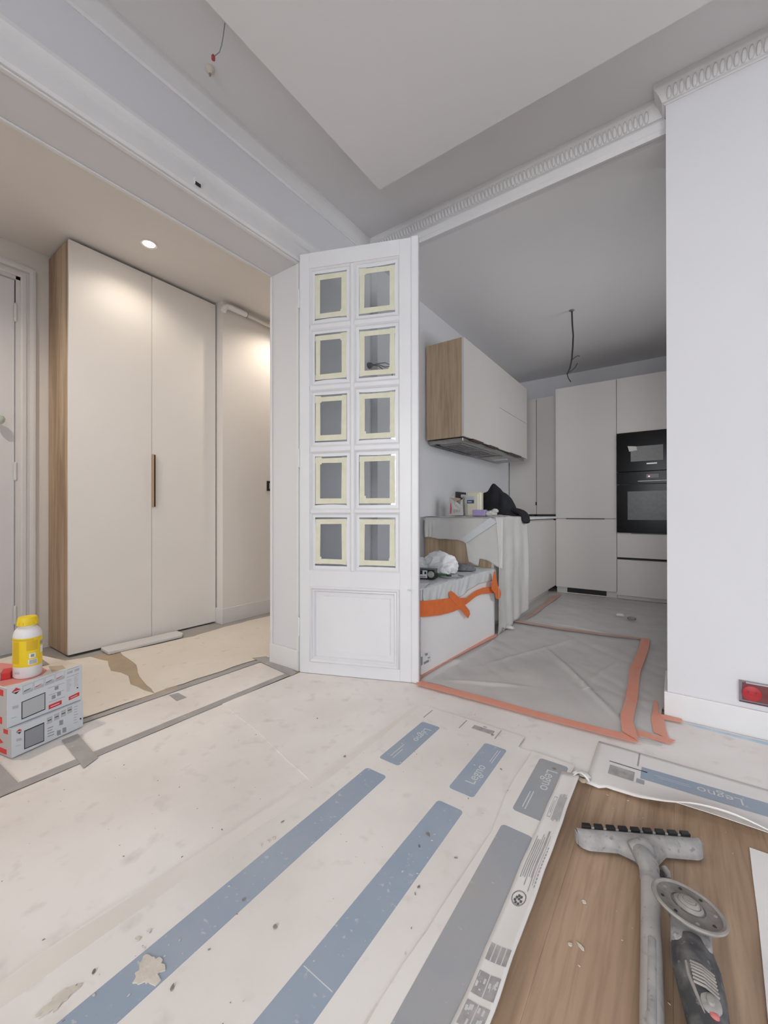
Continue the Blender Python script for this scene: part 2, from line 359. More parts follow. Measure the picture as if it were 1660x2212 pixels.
for i, (a, b, rear) in enumerate([(*q, False) for q in WINS]+[(*q, True) for q in RWINS]):
    r = struct(root('window_%d' % (i+1), (b, YR-0.12, 0.08) if rear else (WX+0.08, a, 0.08), math.radians(90) if rear else 0), 'tall white two leaf window')
    wdt = b-a
    for k in range(2):
        u0 = k*wdt/2; u1 = (k+1)*wdt/2
        m_ = MB().box(0, 0.05, u0, u0+0.06, 0, 2.32).box(0, 0.05, u1-0.06, u1, 0, 2.32).box(0, 0.05, u0+0.06, u1-0.06, 0, 0.10).box(0, 0.05, u0+0.06, u1-0.06, 2.25, 2.32)
        m_.build('window_frame', 'trim_paint', r)
        bx('pane', 'window_glass', r, 0.022, 0.028, u0+0.06, u1-0.06, 0.10, 2.25)
struct(bx('ceiling', 'ceiling_paint', None, JX, WX+0.2, YR-0.2, BY+0.22, CZ, CZ+0.12), 'high living room ceiling round the lowered panel')
struct(bx('ceiling_panel', 'ceiling_paint', None, -1.302, WX-0.45, YR+0.45, 1.788, DZ, CZ), 'lowered white ceiling panel with a sharp corner')
# cornice
prof = [(0, 2.705), (0.005, 2.705), (0.009, 2.711), (0.014, 2.713), (0.018, 2.724), (0.026, 2.742), (0.036, 2.757), (0.041, 2.760), (0.044, 2.768), (0.044, CZ), (0, CZ)]
c = sweep([(LX, YR), (LX, BY), (PX, BY), (PX, PY), (WX, PY)], prof).build('trim_1', 'trim_paint', smooth=True)
struct(c, 'white plaster cornice with a row of small leaves')
lf = MB()
def leaf(u, v):
    a = (u-0.5)*2; wd_ = 0.0085*math.sin(math.pi*min(1, 0.15+0.80*v))**0.7
    return (a*wd_, -0.016-0.021*v-0.003*math.cos(a*1.4)*math.sin(math.pi*v), 2.715+0.040*v)
lf.grid(leaf, 4, 5)
lp = None
n_b = 74
for i in range(n_b):
    x = LX+0.075+(PX-LX-0.15)*i/(n_b-1)
    if lp is None: lp = lf.build('leaf', 'trim_paint', c, smooth=True, solid=0.003); lp.location = (x, BY, 0)
    else: copyobj(lp, c, (x, BY, 0))
for i in range(70): copyobj(lp, c, (PX+0.012+0.0225*i, PY, 0))
struct(sweep([(LX, BY), (PX, BY)], [(0, KC-0.002), (0.012, KC-0.002), (0.012, 2.655), (0.018, 2.660), (0.018, 2.676), (0.011, 2.680), (0.011, 2.700), (0, 2.700)]).build('trim_2', 'trim_paint'), 'stepped plaster fillet along the foot of the beam')
# architrave round the hall opening (living side)
ap = [(0, 0.0), (0.012, 0.0), (0.018, 0.012), (0.018, 0.045), (0.012, 0.050), (0.012, 0.085), (0.022, 0.092), (0.026, 0.108), (0.034, 0.120), (0.034, 0.135), (0.0, 0.135)]
vs = []; k = len(ap)
def arch(y, z, dy, dz): return [(LX+d, y+q*dy, z+q*dz) for d, q in ap]
m_ = MB(); R = [arch(OPY, 0, 1, 0), arch(OPY, OPZ, 1, 1), arch(-0.90, OPZ, -1, 1), arch(-0.90, 0, -1, 0)]
m_.add([p for r_ in R for p in r_], [(i*k+j, (i+1)*k+j, (i+1)*k+(j+1) % k, i*k+(j+1) % k) for i in range(3) for j in range(k)])
struct(m_.build('trim_3', 'trim_paint'), 'moulded white architrave round the hall opening')
m_ = MB()
for x0, x1 in ((LX-0.016, LX+0.004), (JX-0.004, JX+0.016)):
    m_.box(x0, x1, OPY-0.008, OPY, 0, OPZ).box(x0, x1, -0.9, OPY-0.008, OPZ-0.008, OPZ)
struct(m_.build('trim_4', 'trim_paint', bevel=0.003), 'thin beads along the edges of the hall opening')
struct(MB().box(JX-0.006, LX+0.002, OPY-0.011, OPY, 0, 0.118).build('baseboard_jamb', 'trim_paint', bevel=0.003), 'white skirting at the foot of the opening jamb')
struct(MB().box(PX-0.012, WX, PY-0.012, PY, 0, 0.112).box(PX-0.012, PX, PY-0.0, PY+0.29, 0, 0.112).build('baseboard_back', 'trim_paint', bevel=0.003), 'white skirting along the wall pier')
# kitchen shell
struct(bx('wall_kitchen_left', 'wall_paint', None, JX, KX, BY+0.03, KB, 0, CZ), 'white kitchen wall behind the cabinets')
struct(bx('wall_kitchen_back', 'wall_paint', None, JX, 1.15, KB, KB+0.15, 0, CZ), 'white kitchen end wall above the tall units')
m_ = MB().box(0.95, 1.15, PY+0.30, KWIN_ADDED[0], 0, CZ).box(0.95, 1.15, KWIN_ADDED[1], KB, 0, CZ).box(0.95, 1.15, *KWIN_ADDED, 0, 0.85).box(0.95, 1.15, *KWIN_ADDED, 2.15, CZ)
struct(m_.build('wall_kitchen_right', 'wall_paint'), 'white kitchen side wall with an added window')
r = struct(root('window_4', (1.03, KWIN_ADDED[0], 0.85)), 'added white kitchen window, unseen, letting in extra light')  # added opening, serves only to light the kitchen
MB().box(0, 0.05, 0, 0.06, 0, 1.3).box(0, 0.05, 1.44, 1.5, 0, 1.3).box(0, 0.05, 0.06, 1.44, 0, 0.07).box(0, 0.05, 0.06, 1.44, 1.23, 1.3).box(0, 0.05, 0.72, 0.78, 0.07, 1.23).build('window_frame', 'trim_paint', r)
bx('pane', 'window_glass', r, 0.022, 0.028, 0.06, 0.72, 0.07, 1.23); bx('pane', 'window_glass', r, 0.022, 0.028, 0.78, 1.44, 0.07, 1.23)
struct(bx('ceiling', 'ceiling_paint', None, KX, 0.95, BY+0.03, KB, KC, KC+0.1), 'lower kitchen ceiling')
# hall shell
HX = -3.45; HW = -3.00
struct(MB().box(HX-0.15, HX, -1.2, -0.02, 0, HZ).box(HX-0.15, HX, 0.78, 1.95, 0, HZ).box(HX-0.15, HX, -0.02, 0.78, 2.42, HZ).build('wall_hall', 'hall_paint'), 'hall wall with a white door beside the wardrobe')
struct(bx('wall_hall_return', 'hall_paint', None, HX-0.15, HW, 1.95, 4.2, 0, HZ), 'hall wall continuing flush with the wardrobe')
struct(bx('wall_hall_end', 'hall_paint', None, HW, JX, 4.05, 4.2, 0, HZ), 'far end wall of the hall')
struct(bx('wall_hall_near', 'hall_paint', None, HX-0.15, JX, -1.35, -1.2, 0, HZ), 'near end wall of the hall')
struct(bx('wall_hall_kitchen', 'hall_paint', None, JX-0.02, JX, BY+0.03, 4.2, 0, HZ), 'hall wall backing the kitchen')
struct(bx('ceiling', 'hall_paint', None, HX-0.15, JX, -1.35, 4.2, HZ, HZ+0.1), 'warm lit hall ceiling')
struct(MB().box(HW, HW+0.012, 1.95, 4.05, 0, 0.125).box(HX+0.3, HW+0.012, 1.938, 1.95, 0, 0.125).build('baseboard_hall', 'trim_paint', bevel=0.003), 'beige skirting along the hall wall')

# ------------------------------------------------------------------ glazed door leaf swung into the room
DW, DH, DT = 0.675, 2.347, 0.040
d1 = struct(root('door_1', (-1.72, 1.60, 0.008), math.radians(22.2)), 'white glazed door leaf standing open, panes edged with masking tape', 'door')
# local frame: x along the leaf, y = thickness (front face at y=0, back at +DT), z up
c1, c2 = (0.058, 0.298), (0.316, 0.571)
rows = [(1.954, 2.270), (1.612, 1.930), (1.270, 1.588), (0.917, 1.244), (0.580, 0.902)]
rows = [(a-0.008, b-0.008) for a, b in rows]
def dbox(n, u0, u1, z0, z1, y0=0.0, y1=DT, bv=0.0015): return bx(n, 'door_paint', d1, u0, u1, y0, y1, z0, z1, bv)
dbox('stile', 0, c1[0], 0, DH); dbox('stile', c2[1], DW-0.042, 0, DH)
dbox('top_rail', c1[0], c2[1], rows[0][1], DH, bv=0)
dbox('lock_rail', c1[0], c2[1], 0.487, rows[4][0], bv=0); dbox('bottom_rail', c1[0], c2[1], 0, 0.062, bv=0)
dbox('muntin', c1[1], c2[0], rows[4][0], rows[0][1], 0.004, DT-0.004, 0.003)
for i in range(4):
    for cc in (c1, c2): dbox('muntin', cc[0], cc[1], rows[i+1][1], rows[i][0], 0.004, DT-0.004, 0.003)
MB().box(DW-0.042, DW, -0.010, DT-0.004, 0, DH+0.004).build('meeting_strip', 'door_paint', d1, bevel=0.009, seg=4)
# bevelled glazing beads, one frame per pane
def frame_loop(u0, u1, z0, z1, prof):                  # prof: (inset, y)
    m = MB(); n = len(prof); vs = []
    for (uu, zz, su, sz) in ((u0, z0, 1, 1), (u1, z0, -1, 1), (u1, z1, -1, -1), (u0, z1, 1, -1)):
        for q, y in prof: vs.append((uu+su*q, y, zz+sz*q))
    fs = [(i*n+j, ((i+1) % 4)*n+j, ((i+1) % 4)*n+j+1, i*n+j+1) for i in range(4) for j in range(n-1)]
    return m.add(vs, fs)
rnd = random.Random(3)
def wavy(u0, u1, z0, z1, y, band, amp, seed):          # paint lapped on to the glass: straight outside, wavy inside
    r_ = random.Random(seed); out = []; inn = []
    def side(ax, ay, bx_, by_, nx, nz, ph):
        for k in range(10):
            t = k/10; x = ax+(bx_-ax)*t; z = ay+(by_-ay)*t
            out.append((x, y, z)); s_ = band+amp*math.sin(math.pi*t)*ph
            inn.append((x+nx*s_+(nz*0 if True else 0), y, z+nz*s_))
    # corners handled by clamping
    side(u0, z0, u1, z0, 0, 1, r_.uniform(-0.3, 1)); side(u1, z0, u1, z1, -1, 0, r_.uniform(-0.3, 1)); side(u1, z1, u0, z1, 0, -1, r_.uniform(-0.3, 1)); side(u0, z1, u0, z0, 1, 0, r_.uniform(-0.3, 1))
    inn = [(min(max(p[0], u0+band*0.9), u1-band*0.9), y, min(max(p[2], z0+band*0.9), z1-band*0.9)) for p in inn]
    n = len(out)
    return MB().add(out+inn, [(i, (i+1) % n, n+(i+1) % n, n+i) for i in range(n)])
for i, (z0, z1) in enumerate(rows):
    for j, cc in enumerate((c1, c2)):
        bead = [(0.0, 0.004), (0.0015, 0.004), (0.010, 0.013), (0.010, 0.0165), (0.0135, 0.0165)]
        frame_loop(cc[0]-0.001, cc[1]+0.001, z0-0.001, z1+0.001, bead).build('glazing_bead', 'door_paint', d1)
        frame_loop(cc[0]-0.001, cc[1]+0.001, z0-0.001, z1+0.001, [(a, DT-b) for a, b in bead]).build('glazing_bead', 'door_paint', d1)
        pn = bx('pane', 'glass', d1, cc[0], cc[1], 0.018, 0.021, z0, z1)
        wavy(cc[0]+0.008, cc[1]-0.008, z0+0.008, z1-0.008, 0.0172, 0.018, 0.007, i*2+j).build('paint_border', 'door_paint', pn)
        a0, a1, b0, b1 = cc[0]+0.029, cc[1]-0.029, z0+0.036, z1-0.036; tw = 0.028
        def strip(u0, u1, w0, w1, y, tilt):
            q = [rnd.uniform(-0.0022, 0.0022) for _ in range(8)]
            P = [(u0+q[0], w0+q[1]), (u1+q[2], w0+q[3]+tilt), (u1+q[4], w1+q[5]+tilt), (u0+q[6], w1+q[7])]
            MB().extrude([(p[0], y, p[1]) for p in P], (0, -0.0003, 0)).build('masking_tape', 'masking', pn)
        strip(a0, a0+tw, b0, b1, 0.0170, 0); strip(a1-tw, a1, b0, b1, 0.0170, 0)
        strip(a0, a1, b0, b0+tw, 0.0166, rnd.uniform(-0.002, 0.002)); strip(a0, a1, b1-tw, b1, 0.0166, rnd.uniform(-0.002, 0.002))
        for q in range(2):                              # extra torn corner bits
            cu = a0+rnd.choice([0.0, a1-a0-0.034]); cv = b0+rnd.choice([0.0, b1-b0-0.036])
            if (i+j+q) % 2 == 0: strip(cu, cu+0.036, cv, cv+0.040, 0.0162, 0.0)
# lower panel
pz0, pz1, pu0, pu1 = 0.062, 0.487, c1[0], c2[1]
pl = bx('panel', 'door_paint', d1, pu0, pu1, 0.012, DT-0.012, pz0, pz1)
frame_loop(pu0, pu1, pz0, pz1, [(0, 0.0), (0.003, -0.008), (0.010, -0.012), (0.018, -0.006), (0.020, 0.000), (0.026, -0.002), (0.032, 0.004), (0.034, 0.0125)]).build('panel_moulding', 'door_paint', pl, smooth=True)
frame_loop(pu0+0.052, pu1-0.052, pz0+0.062, pz1-0.054, [(0, 0.0125), (0.002, 0.007), (0.2, 0.007)][:2]+[(0.003, 0.0068)]).build('raised_edge', 'door_paint', pl)
bx('raised_field', 'door_paint', pl, pu0+0.0545, pu1-0.0545, 0.0068, 0.014, pz0+0.0645, pz1-0.0565)
for z in (0.25, 1.20, 2.10): MB().lathe([(0.006, z-0.05), (0.007, z-0.045), (0.007, z+0.045), (0.004, z+0.055)], 10, (-0.008, 0.006, 0)).build('hinge', 'door_paint', d1, smooth=True)

# ------------------------------------------------------------------ hall: door in the wall, wardrobe, pipe, lamps
d2 = struct(root('door_2', (HX, 0.0, 0.0)), 'plain white hall door with long hinges in a moulded frame', 'door')
bx('door_leaf', 'door_paint', d2, -0.045, -0.008, 0.0, 0.762, 0.01, 2.40, 0.002)
m_ = MB().box(-0.05, 0.004, 0.766, 0.80, 0, 2.43).box(-0.05, 0.004, -0.04, 0.80, 2.404, 2.44); m_.build('frame_rebate', 'trim_paint', d2)
for q in ((0.0, 0.0), (1.0, 0.0)): pass
kp = [(0.0, 0.0), (0.012, 0.0), (0.016, 0.010), (0.016, 0.028), (0.006, 0.032), (0.006, 0.040), (0.022, 0.044), (0.026, 0.060), (0.026, 0.074), (0.0, 0.076)]
k = len(kp); yy0, yy1, zt = -0.03, 0.788, 2.425
R = [[(d, yy1+q, 0) for d, q in kp], [(d, yy1+q, zt+q) for d, q in kp], [(d, yy0-q, zt+q) for d, q in kp], [(d, yy0-q, 0) for d, q in kp]]
MB().add([p for r_ in R for p in r_], [(i*k+j, (i+1)*k+j, (i+1)*k+(j+1) % k, i*k+(j+1) % k) for i in range(3) for j in range(k)]).build('architrave', 'trim_paint', d2)
for z in (2.19, 1.17, 0.25): MB().lathe([(0.004, z-0.06), (0.009, z-0.055), (0.009, z+0.055), (0.004, z+0.06)], 10, (0.004, 0.765, 0)).build('hinge', 'trim_paint', d2, smooth=True)
bx('gap_slot', 'shadow_gap', d2, -0.006, -0.0035, 0.7625, 0.7665, 2.25, 2.40)
hook = root('coat_hook', tuple(at(-6, 905, (-3.40, 0, 0), (1, 0, 0))), label='pale green rounded hook end on the white hall door', cat='hook')
MB().lathe([(0.0005, -0.028), (0.014, -0.025), (0.024, -0.010), (0.026, 0.006), (0.018, 0.022), (0.0005, 0.028)], 16, (0, 0.012, 0)).build('knob', 'knob_green', hook, smooth=True)
MB().tube([(-0.058, 0.0, 0.0), (-0.03, 0.004, 0), (0, 0.008, 0)], [0.022, 0.010, 0.010], 12).build('stem', 'knob_green', hook, smooth=True)

wr = root('wardrobe', (-3.08, 0.935, 0.0), label='tall beige two door wardrobe with an oak side panel', cat='wardrobe')
bx('side_panel', 'oak', wr, -0.365, -0.021, 0.0, 0.019, 0.012, 2.615, 0.001)
bx('side_panel', 'front_white', wr, -0.365, -0.021, 0.983, 1.002, 0.012, 2.615, 0.001)
MB().box(-0.365, -0.022, 0.019, 0.983, 0.06, 0.08).box(-0.365, -0.022, 0.019, 0.983, 2.59, 2.61).box(-0.365, -0.35, 0.019, 0.983, 0.08, 2.59).build('carcass', 'front_white', wr)
bx('plinth', 'shadow_gap', wr, -0.30, -0.06, 0.03, 0.97, 0.0, 0.06)
bx('door', 'front_white', wr, -0.019, 0.0, 0.001, 0.4975, 0.016, 2.613, 0.001)
dr = bx('door', 'front_white', wr, -0.019, 0.0, 0.5005, 1.002, 0.012, 2.613, 0.001)
h_ = bx('handle', 'brass', dr, 0.0, 0.022, 0.4985, 0.5045, 0.945, 1.325, 0.001)
bx('handle_lip', 'bronze_dark', h_, 0.003, 0.0215, 0.5045, 0.5155, 0.947, 1.323, 0.001)
# heating pipe under the hall ceiling
pp = root('heating_pipe', (HW, 1.95, 2.575), label='white pipe clipped along the hall wall under the ceiling', cat='pipe')
MB().tube([(0.03, -0.012, -0.04), (0.03, 0.0, -0.01), (0.03, 0.02, 0.008), (0.03, 0.06, 0.012), (0.03, 0.21, 0.012)], 0.022, 12).build('sleeve', 'plastic_white', pp, smooth=True)
MB().tube([(0.03, 0.20, 0.010), (0.03, 0.9, 0.004), (0.03, 2.0, 0.0)], 0.014, 10).build('tube', 'hall_paint', pp, smooth=True)
MB().lathe([(0.0235, -0.004), (0.0245, 0), (0.0235, 0.004)], 14, (0.03, 0.205, 0.012), M=Matrix.Rotation(math.radians(90), 4, 'X')).build('clip', 'steel', pp, smooth=True)
def downlight(p, energy, lab):
    r = root('ceiling_spotlight', p, label=lab, cat='spotlight', group='recessed spotlights in the hall ceiling')
    MB().lathe([(0.036, 0.0), (0.050, 0.0), (0.050, -0.003), (0.046, -0.006), (0.037, -0.004)], 28, cap=False).build('ring', 'plastic_white', r, smooth=True)
    MB().lathe([(0.0005, -0.0015), (0.036, -0.0015), (0.036, 0.0), (0.0005, 0.0)], 24).build('lens', 'lamp_glow', r)
    l = bpy.data.lights.new('spot_light', 'SPOT'); l.energy = energy; l.color = (1.0, 0.87, 0.72); l.spot_size = math.radians(150); l.spot_blend = 0.7; l.shadow_soft_size = 0.035
    o = bpy.data.objects.new('spot_light', l); COL.objects.link(o); o.parent = r; o.location = (0, 0, -0.012)
downlight(tuple(at(322, 527, (0, 0, HZ), (0, 0, 1))), 10, 'glowing recessed spotlight in front of the wardrobe')
downlight((-2.55, 0.0, HZ), 60, 'added recessed spotlight, out of view, brightening the hall')  # extra lamp added out of view for more hall light
downlight((-2.66, 2.45, HZ), 26, 'recessed spotlight further down the hall behind the jamb')
sw = root('light_switch', tuple(at(582, 1050, (HW, 0, 0), (1, 0, 0))), label='small black switch box on the hall wall', cat='switch')
bx('plate', 'black', sw, 0.0, 0.012, -0.03, 0.03, -0.045, 0.045, 0.003); bx('rocker', 'dusty_grey', sw, 0.012, 0.015, -0.012, 0.012, -0.025, 0.025, 0.002)
A, B_ = fl(243, 1416), fl(385, 1372)
bt = root('wood_batten', (-2.98, 1.10, 0.004), math.radians(-3), label='white painted board lying on the floor in front of the wardrobe', cat='board')
MB().prism([(-0.08, 0.0), (0.06, 0.0), (0.06, 0.46), (0.02, 0.49), (-0.08, 0.49)], 0.0, 0.022).build('board', 'trim_paint', bt, bevel=0.006)
# small keep on the architrave
kp_ = root('bolt_keep', tuple(at(427, 397, (LX+0.02, 0, 0), (1, 0, 0))), label='small dark bolt keep on the opening architrave', cat='bracket')
bx('plate', 'trim_paint', kp_, -0.012, 0.004, -0.014, 0.014, -0.008, 0.022); bx('slot', 'shadow_gap', kp_, 0.003, 0.006, -0.012, 0.012, -0.012, 0.002)
# loose wires
wp = [at(486, 50, (0, 0, CZ), (0, 0, 1))]
x_ = wp[0].x
wr2 = root('ceiling_wire', tuple(wp[0]), label='thin grey wire dangling beside the lowered ceiling panel', cat='wire')
pts = [at(px, py, (x_, 0, 0), (1, 0, 0))-wp[0] for px, py in ((486, 50), (483, 75), (479, 98), (474, 113), (465, 120), (461, 124))]
MB().tube(pts, 0.0016, 6).build('wire', 'wire_grey', wr2, smooth=True)
MB().lathe([(0.002, -0.012), (0.007, -0.008), (0.007, 0.004), (0.003, 0.010)], 10, pts[-1]).build('connector', 'wire_red', wr2, smooth=True)
an = root('ceiling_anchor', tuple(at(454, 148, (0, 0, CZ), (0, 0, 1))), label='beige plaster plug with a hook on the ceiling edge', cat='hook')
MB().lathe([(0.020, 0.0), (0.018, -0.010), (0.010, -0.020), (0.004, -0.026)], 12).build('plug', 'plaster', an, smooth=True)
MB().tube([(0, 0, -0.02), (0.004, -0.003, -0.036), (0.008, -0.006, -0.044)], [0.006, 0.004, 0.001], 8).build('hook', 'debris_dark', an, smooth=True)

# ------------------------------------------------------------------ floor coverings
def sheet(name, pts, z0, th, m, label, cat, group=None, jagged=0.0, step=0.06, seed=1, bevel=0.0, center=None):
    pts = [(p[0], p[1]) for p in pts]
    if jagged: pts = jag(pts, step, jagged, seed)
    cx = sum(p[0] for p in pts)/len(pts); cy = sum(p[1] for p in pts)/len(pts)
    r = root(name, (cx, cy, z0), label=label, cat=cat, group=group)
    MB().prism([(p[0]-cx, p[1]-cy) for p in pts], 0.0, th).build('sheet', m, r, bevel=bevel)
    return r
def flat(name, pts, z0, th, m, label, cat, group=None):           # a thing that is one thin mesh
    pts = [(p[0], p[1]) for p in pts]
    cx = sum(p[0] for p in pts)/len(pts); cy = sum(p[1] for p in pts)/len(pts)
    o = MB().prism([(p[0]-cx, p[1]-cy) for p in pts], 0.0, th).build(name, m); o.location = (cx, cy, z0)
    return tag(o, label, cat, group)
# thin protection boards
SA = fl(485, 1517); SB = fl(700, 1612)
mid = [(-1.735, 1.25), (-1.40, 1.20), (-0.99, 1.06)]
flat('floor_paper', jag([(-1.74, YR+0.1), (-0.95, YR+0.1), (-0.95, 0.98), (-1.36, 1.08), (-1.74, 1.15)], 0.09, 0.003, 3), 0.0005, 0.0022, 'paper', 'stained beige protective paper over the floor left of the striped cartons', 'floor paper')
flat('floor_paper', jag([(-1.74, 1.13), (-1.36, 1.06), (-0.95, 0.96), (-0.93, 1.53), (-0.26, 1.525), (-0.10, 1.56), (1.6, 1.56), (1.6, 2.18), (-0.05, 2.18), (-0.05, 2.30), (-1.70, 2.30)], 0.09, 0.003, 4), 0.0028, 0.0022, 'paper', 'pale protective paper between the open door and the wall pier', 'floor paper')
flat('floor_paper', jag([(-2.08, -0.8), (-1.76, -0.8), (-1.76, 1.56), (-2.05, 1.60)], 0.1, 0.002, 5), 0.0005, 0.0022, 'paper', 'narrow strip of beige paper across the opening threshold', 'floor paper')
flat('floor_paper', jag([(-2.92, 1.16), (-2.60, 1.12), (-2.40, 1.05), (-2.12, 1.0), (-2.10, 1.58), (-2.06, 1.62), (-2.06, 3.9), (-2.85, 3.9), (-2.90, 1.9), (-2.86, 1.62)], 0.07, 0.006, 6), 0.0030, 0.0022, 'paper_hall', 'warm beige protective paper running down the hall', 'floor paper')
flat('floor_paper', jag([(-3.36, -0.9), (-2.11, -0.9), (-2.11, 0.99), (-2.33, 0.97), (-2.45, 1.02), (-2.62, 1.00), (-2.80, 1.05), (-2.97, 1.02), (-3.02, 0.90), (-3.20, 0.80), (-3.36, 0.62)], 0.07, 0.008, 7), 0.0035, 0.0022, 'paper_hall', 'torn sheet of protective paper at the wardrobe end of the hall', 'floor paper')
flat('kraft_paper', jag([(-3.00, 0.95), (-2.10, 0.90), (-2.08, 1.10), (-2.55, 1.20), (-2.98, 1.24)], 0.06, 0.006, 8), 0.0006, 0.0018, 'kraft', 'strip of brown kraft paper showing in the torn gap of the hall covering', 'paper')
# cartons with printed stripes
def carton(label, pts, z0, th=0.0035, m='carton', seed=1, jag_=0.0025):
    return sheet('carton_sheet', pts, z0, th, m, label, 'cardboard', 'flattened printed cartons on the floor', jag_, 0.08, seed)
def stripe(r, x0, x1, y0, y1, z, m='print_blue', rad=0.012):
    l = r.location
    o = MB().prism([(p[0]-l.x, p[1]-l.y) for p in rrect(x0, x1, y0, y1, rad)], z-l.z, z-l.z+0.0004).build('stripe', m, r); return o
def lettering(r, s, x, y, z, ang, size, m='print_white'):
    l = r.location
    return text('lettering', s, size, Matrix.Translation((x-l.x, y-l.y, z-l.z)) @ Matrix.Rotation(math.radians(ang), 4, 'Z'), m, r, 0.0002)
def lines(r, name, rects, z, m):
    l = r.location; mb = MB()
    for q in rects:
        mb = MB()
        if not isinstance(q[0], tuple): mb.box(q[0]-l.x, q[1]-l.x, q[2]-l.y, q[3]-l.y, z-l.z, z-l.z+0.0004)
        else: mb.prism([(p[0]-l.x, p[1]-l.y) for p in q], z-l.z, z-l.z+0.0004)
        mb.build(name, m, r)
Z1 = 0.0052
CA = carton('wide flattened carton with two blue stripes and white lettering', [(-0.985, 1.655), (-0.49, 1.655), (-0.485, 1.57), (-0.40, 1.56), (-0.39, YR+0.3), (-1.06, YR+0.3), (-1.05, 0.3), (-1.0, 0.9)], Z1, seed=11)
zt = Z1+0.0035
for (x0, x1) in ((-0.883, -0.797), (-0.603, -0.517)):
    stripe(CA, x0, x1, 1.205, 1.522, zt); stripe(CA, x0, x1, -0.35, 1.135, zt)
stripe(CA, -0.905, -0.82, -1.9, -0.42, zt); stripe(CA, -0.62, -0.535, -1.9, -0.42, zt)
lettering(CA, 'Legno', -0.832, 1.430, zt+0.0003, -88, 0.044)
lettering(CA, 'Legno', -0.556, 1.322, zt+0.0003, 92, 0.048)
lines(CA, 'rule', [(-0.855, -0.852, 1.24, 1.33), (-0.842, -0.839, 1.235, 1.30), (-0.545, -0.5425, 1.415, 1.50), (-0.537, -0.5345, 1.41, 1.505), (-0.598, -0.522, 0.565, 0.567)], zt+0.0003, 'print_white')
# slots and label along the top edge
lines(CA, 'slot', [(-0.899, -0.894, 1.555, 1.635), (-0.735, -0.730, 1.565, 1.640), (-0.585, -0.580, 1.570, 1.645), (-0.490, -0.486, 1.570, 1.64)], zt, 'print_grey')
lines(CA, 'sticker', [(-0.690, -0.602, 1.592, 1.624), (-0.655, -0.64, 1.630, 1.638), (-0.605, -0.595, 1.585, 1.600)], zt, 'print_grey')
lines(CA, 'fold_edge', [[(-0.984, 1.0), (-0.950, 1.0), (-0.965, 1.63), (-0.980, 1.63)], [(-1.050, -0.60), (-1.005, -0.60), (-0.990, 0.30), (-0.950, 1.0), (-0.984, 1.0), (-1.044, 0.30)], (-0.446, -0.441, -0.8, 0.6)], zt, 'paper_edge')
CB = carton('narrow flattened carton with one greyed stripe beside the bare oak boards', [(-0.435, 1.565), (-0.29, 1.565), (-0.285, YR+0.3), (-0.44, YR+0.3), (-0.440, 0.6), (-0.418, 1.1), (-0.440, 1.28)], Z1+0.004, seed=12)
zt = Z1+0.0075
stripe(CB, -0.401, -0.305, 1.222, 1.537, zt, 'print_greyblue'); stripe(CB, -0.405, -0.318, 0.35, 1.149, zt, 'print_greyblue'); stripe(CB, -0.42, -0.33, -1.5, 0.29, zt, 'print_greyblue')
lettering(CB, 'Legno', -0.346, 1.425, zt+0.0003, -88, 0.050)
lines(CB, 'rule', [(-0.380, -0.377, 1.25, 1.335), (-0.371, -0.368, 1.245, 1.34)], zt+0.0003, 'print_white')
MB().prism([(p[0]-CB.location.x, p[1]-CB.location.y) for p in ((-0.352, 1.500), (-0.344, 1.492), (-0.336, 1.500), (-0.344, 1.508))], zt-CB.location.z+0.0004, zt-CB.location.z+0.001).build('dark_chip', 'debris_dark', CB)
# white printed side flap, folded up along the bare boards
FLx0, FLx1 = -0.318, -0.262
rf_ = random.Random(21)
def fx(y): return -0.262+0.012*math.sin(y*2.1+0.4)*0.6-0.014*(1.5-y)*0.6
def flapfn(u, v):
    y = -0.9+v*(1.50+0.9); xr = fx(y)+0.0035*noise.noise(Vector((0, y*9, 1.3))); xl = xr-0.056+0.006*noise.noise(Vector((0, y*4, 7.1)))
    x = xl+(xr-xl)*u
    return (x, y, 0.0135+0.010*u*u+0.003*noise.noise(Vector((x*20, y*6, 0))))
CF = root('carton_flap', (-0.29, 0.6, 0.012), label='white printed carton flap curling along the edge of the bare oak boards', cat='cardboard')
loc = CF.location
mb = MB().grid(lambda u, v: Vector(flapfn(u, v))-loc, 6, 90); mb.build('flap', 'carton_white', CF, smooth=True, solid=0.003)
def flapprint(name, rects, m):
    mb = MB()
    for (u0, u1, y0, y1) in rects:
        n = max(1, int((y1-y0)/0.02)); vs = []
        for k in range(n+1):
            v = ((y0+(y1-y0)*k/n)+0.9)/2.4
            for u in (u0, u1):
                p = Vector(flapfn(u, v)); vs.append(p-loc+Vector((0, 0, 0.0022)))
        mb.add(vs, [(2*k, 2*k+1, 2*k+3, 2*k+2) for k in range(n)])
    tag(mb.build(name, m, CF), kind='stuff')
R = []; rr = random.Random(5)
for u in (0.16, 0.24, 0.32, 0.40, 0.48, 0.57): R.append((u, u+0.035, 0.985+rr.uniform(0, 0.03), 1.195-rr.uniform(0, 0.05)))
R += [(0.62, 0.65, 0.97, 1.19), (0.72, 0.74, 0.99, 1.17)]
for k in range(12): R.append((0.80, 0.85, 0.985+k*0.012, 0.993+k*0.012))
flapprint('printed_text', R, 'print_grey')
R = []
for k in range(11):
    u = 0.42+0.04*k; R.append((u, u+0.02, 1.235+rr.uniform(0, 0.012), 1.375-rr.uniform(0, 0.02)))
R += [(0.18, 0.20, 1.25, 1.35), (0.33, 0.35, 1.25, 1.35), (0.18, 0.35, 1.25, 1.253), (0.18, 0.35, 1.347, 1.35), (0.25, 0.28, 1.27, 1.33)]
flapprint('printed_block', R, 'print_grey')
R = []                                                  # round emblem and pictograms
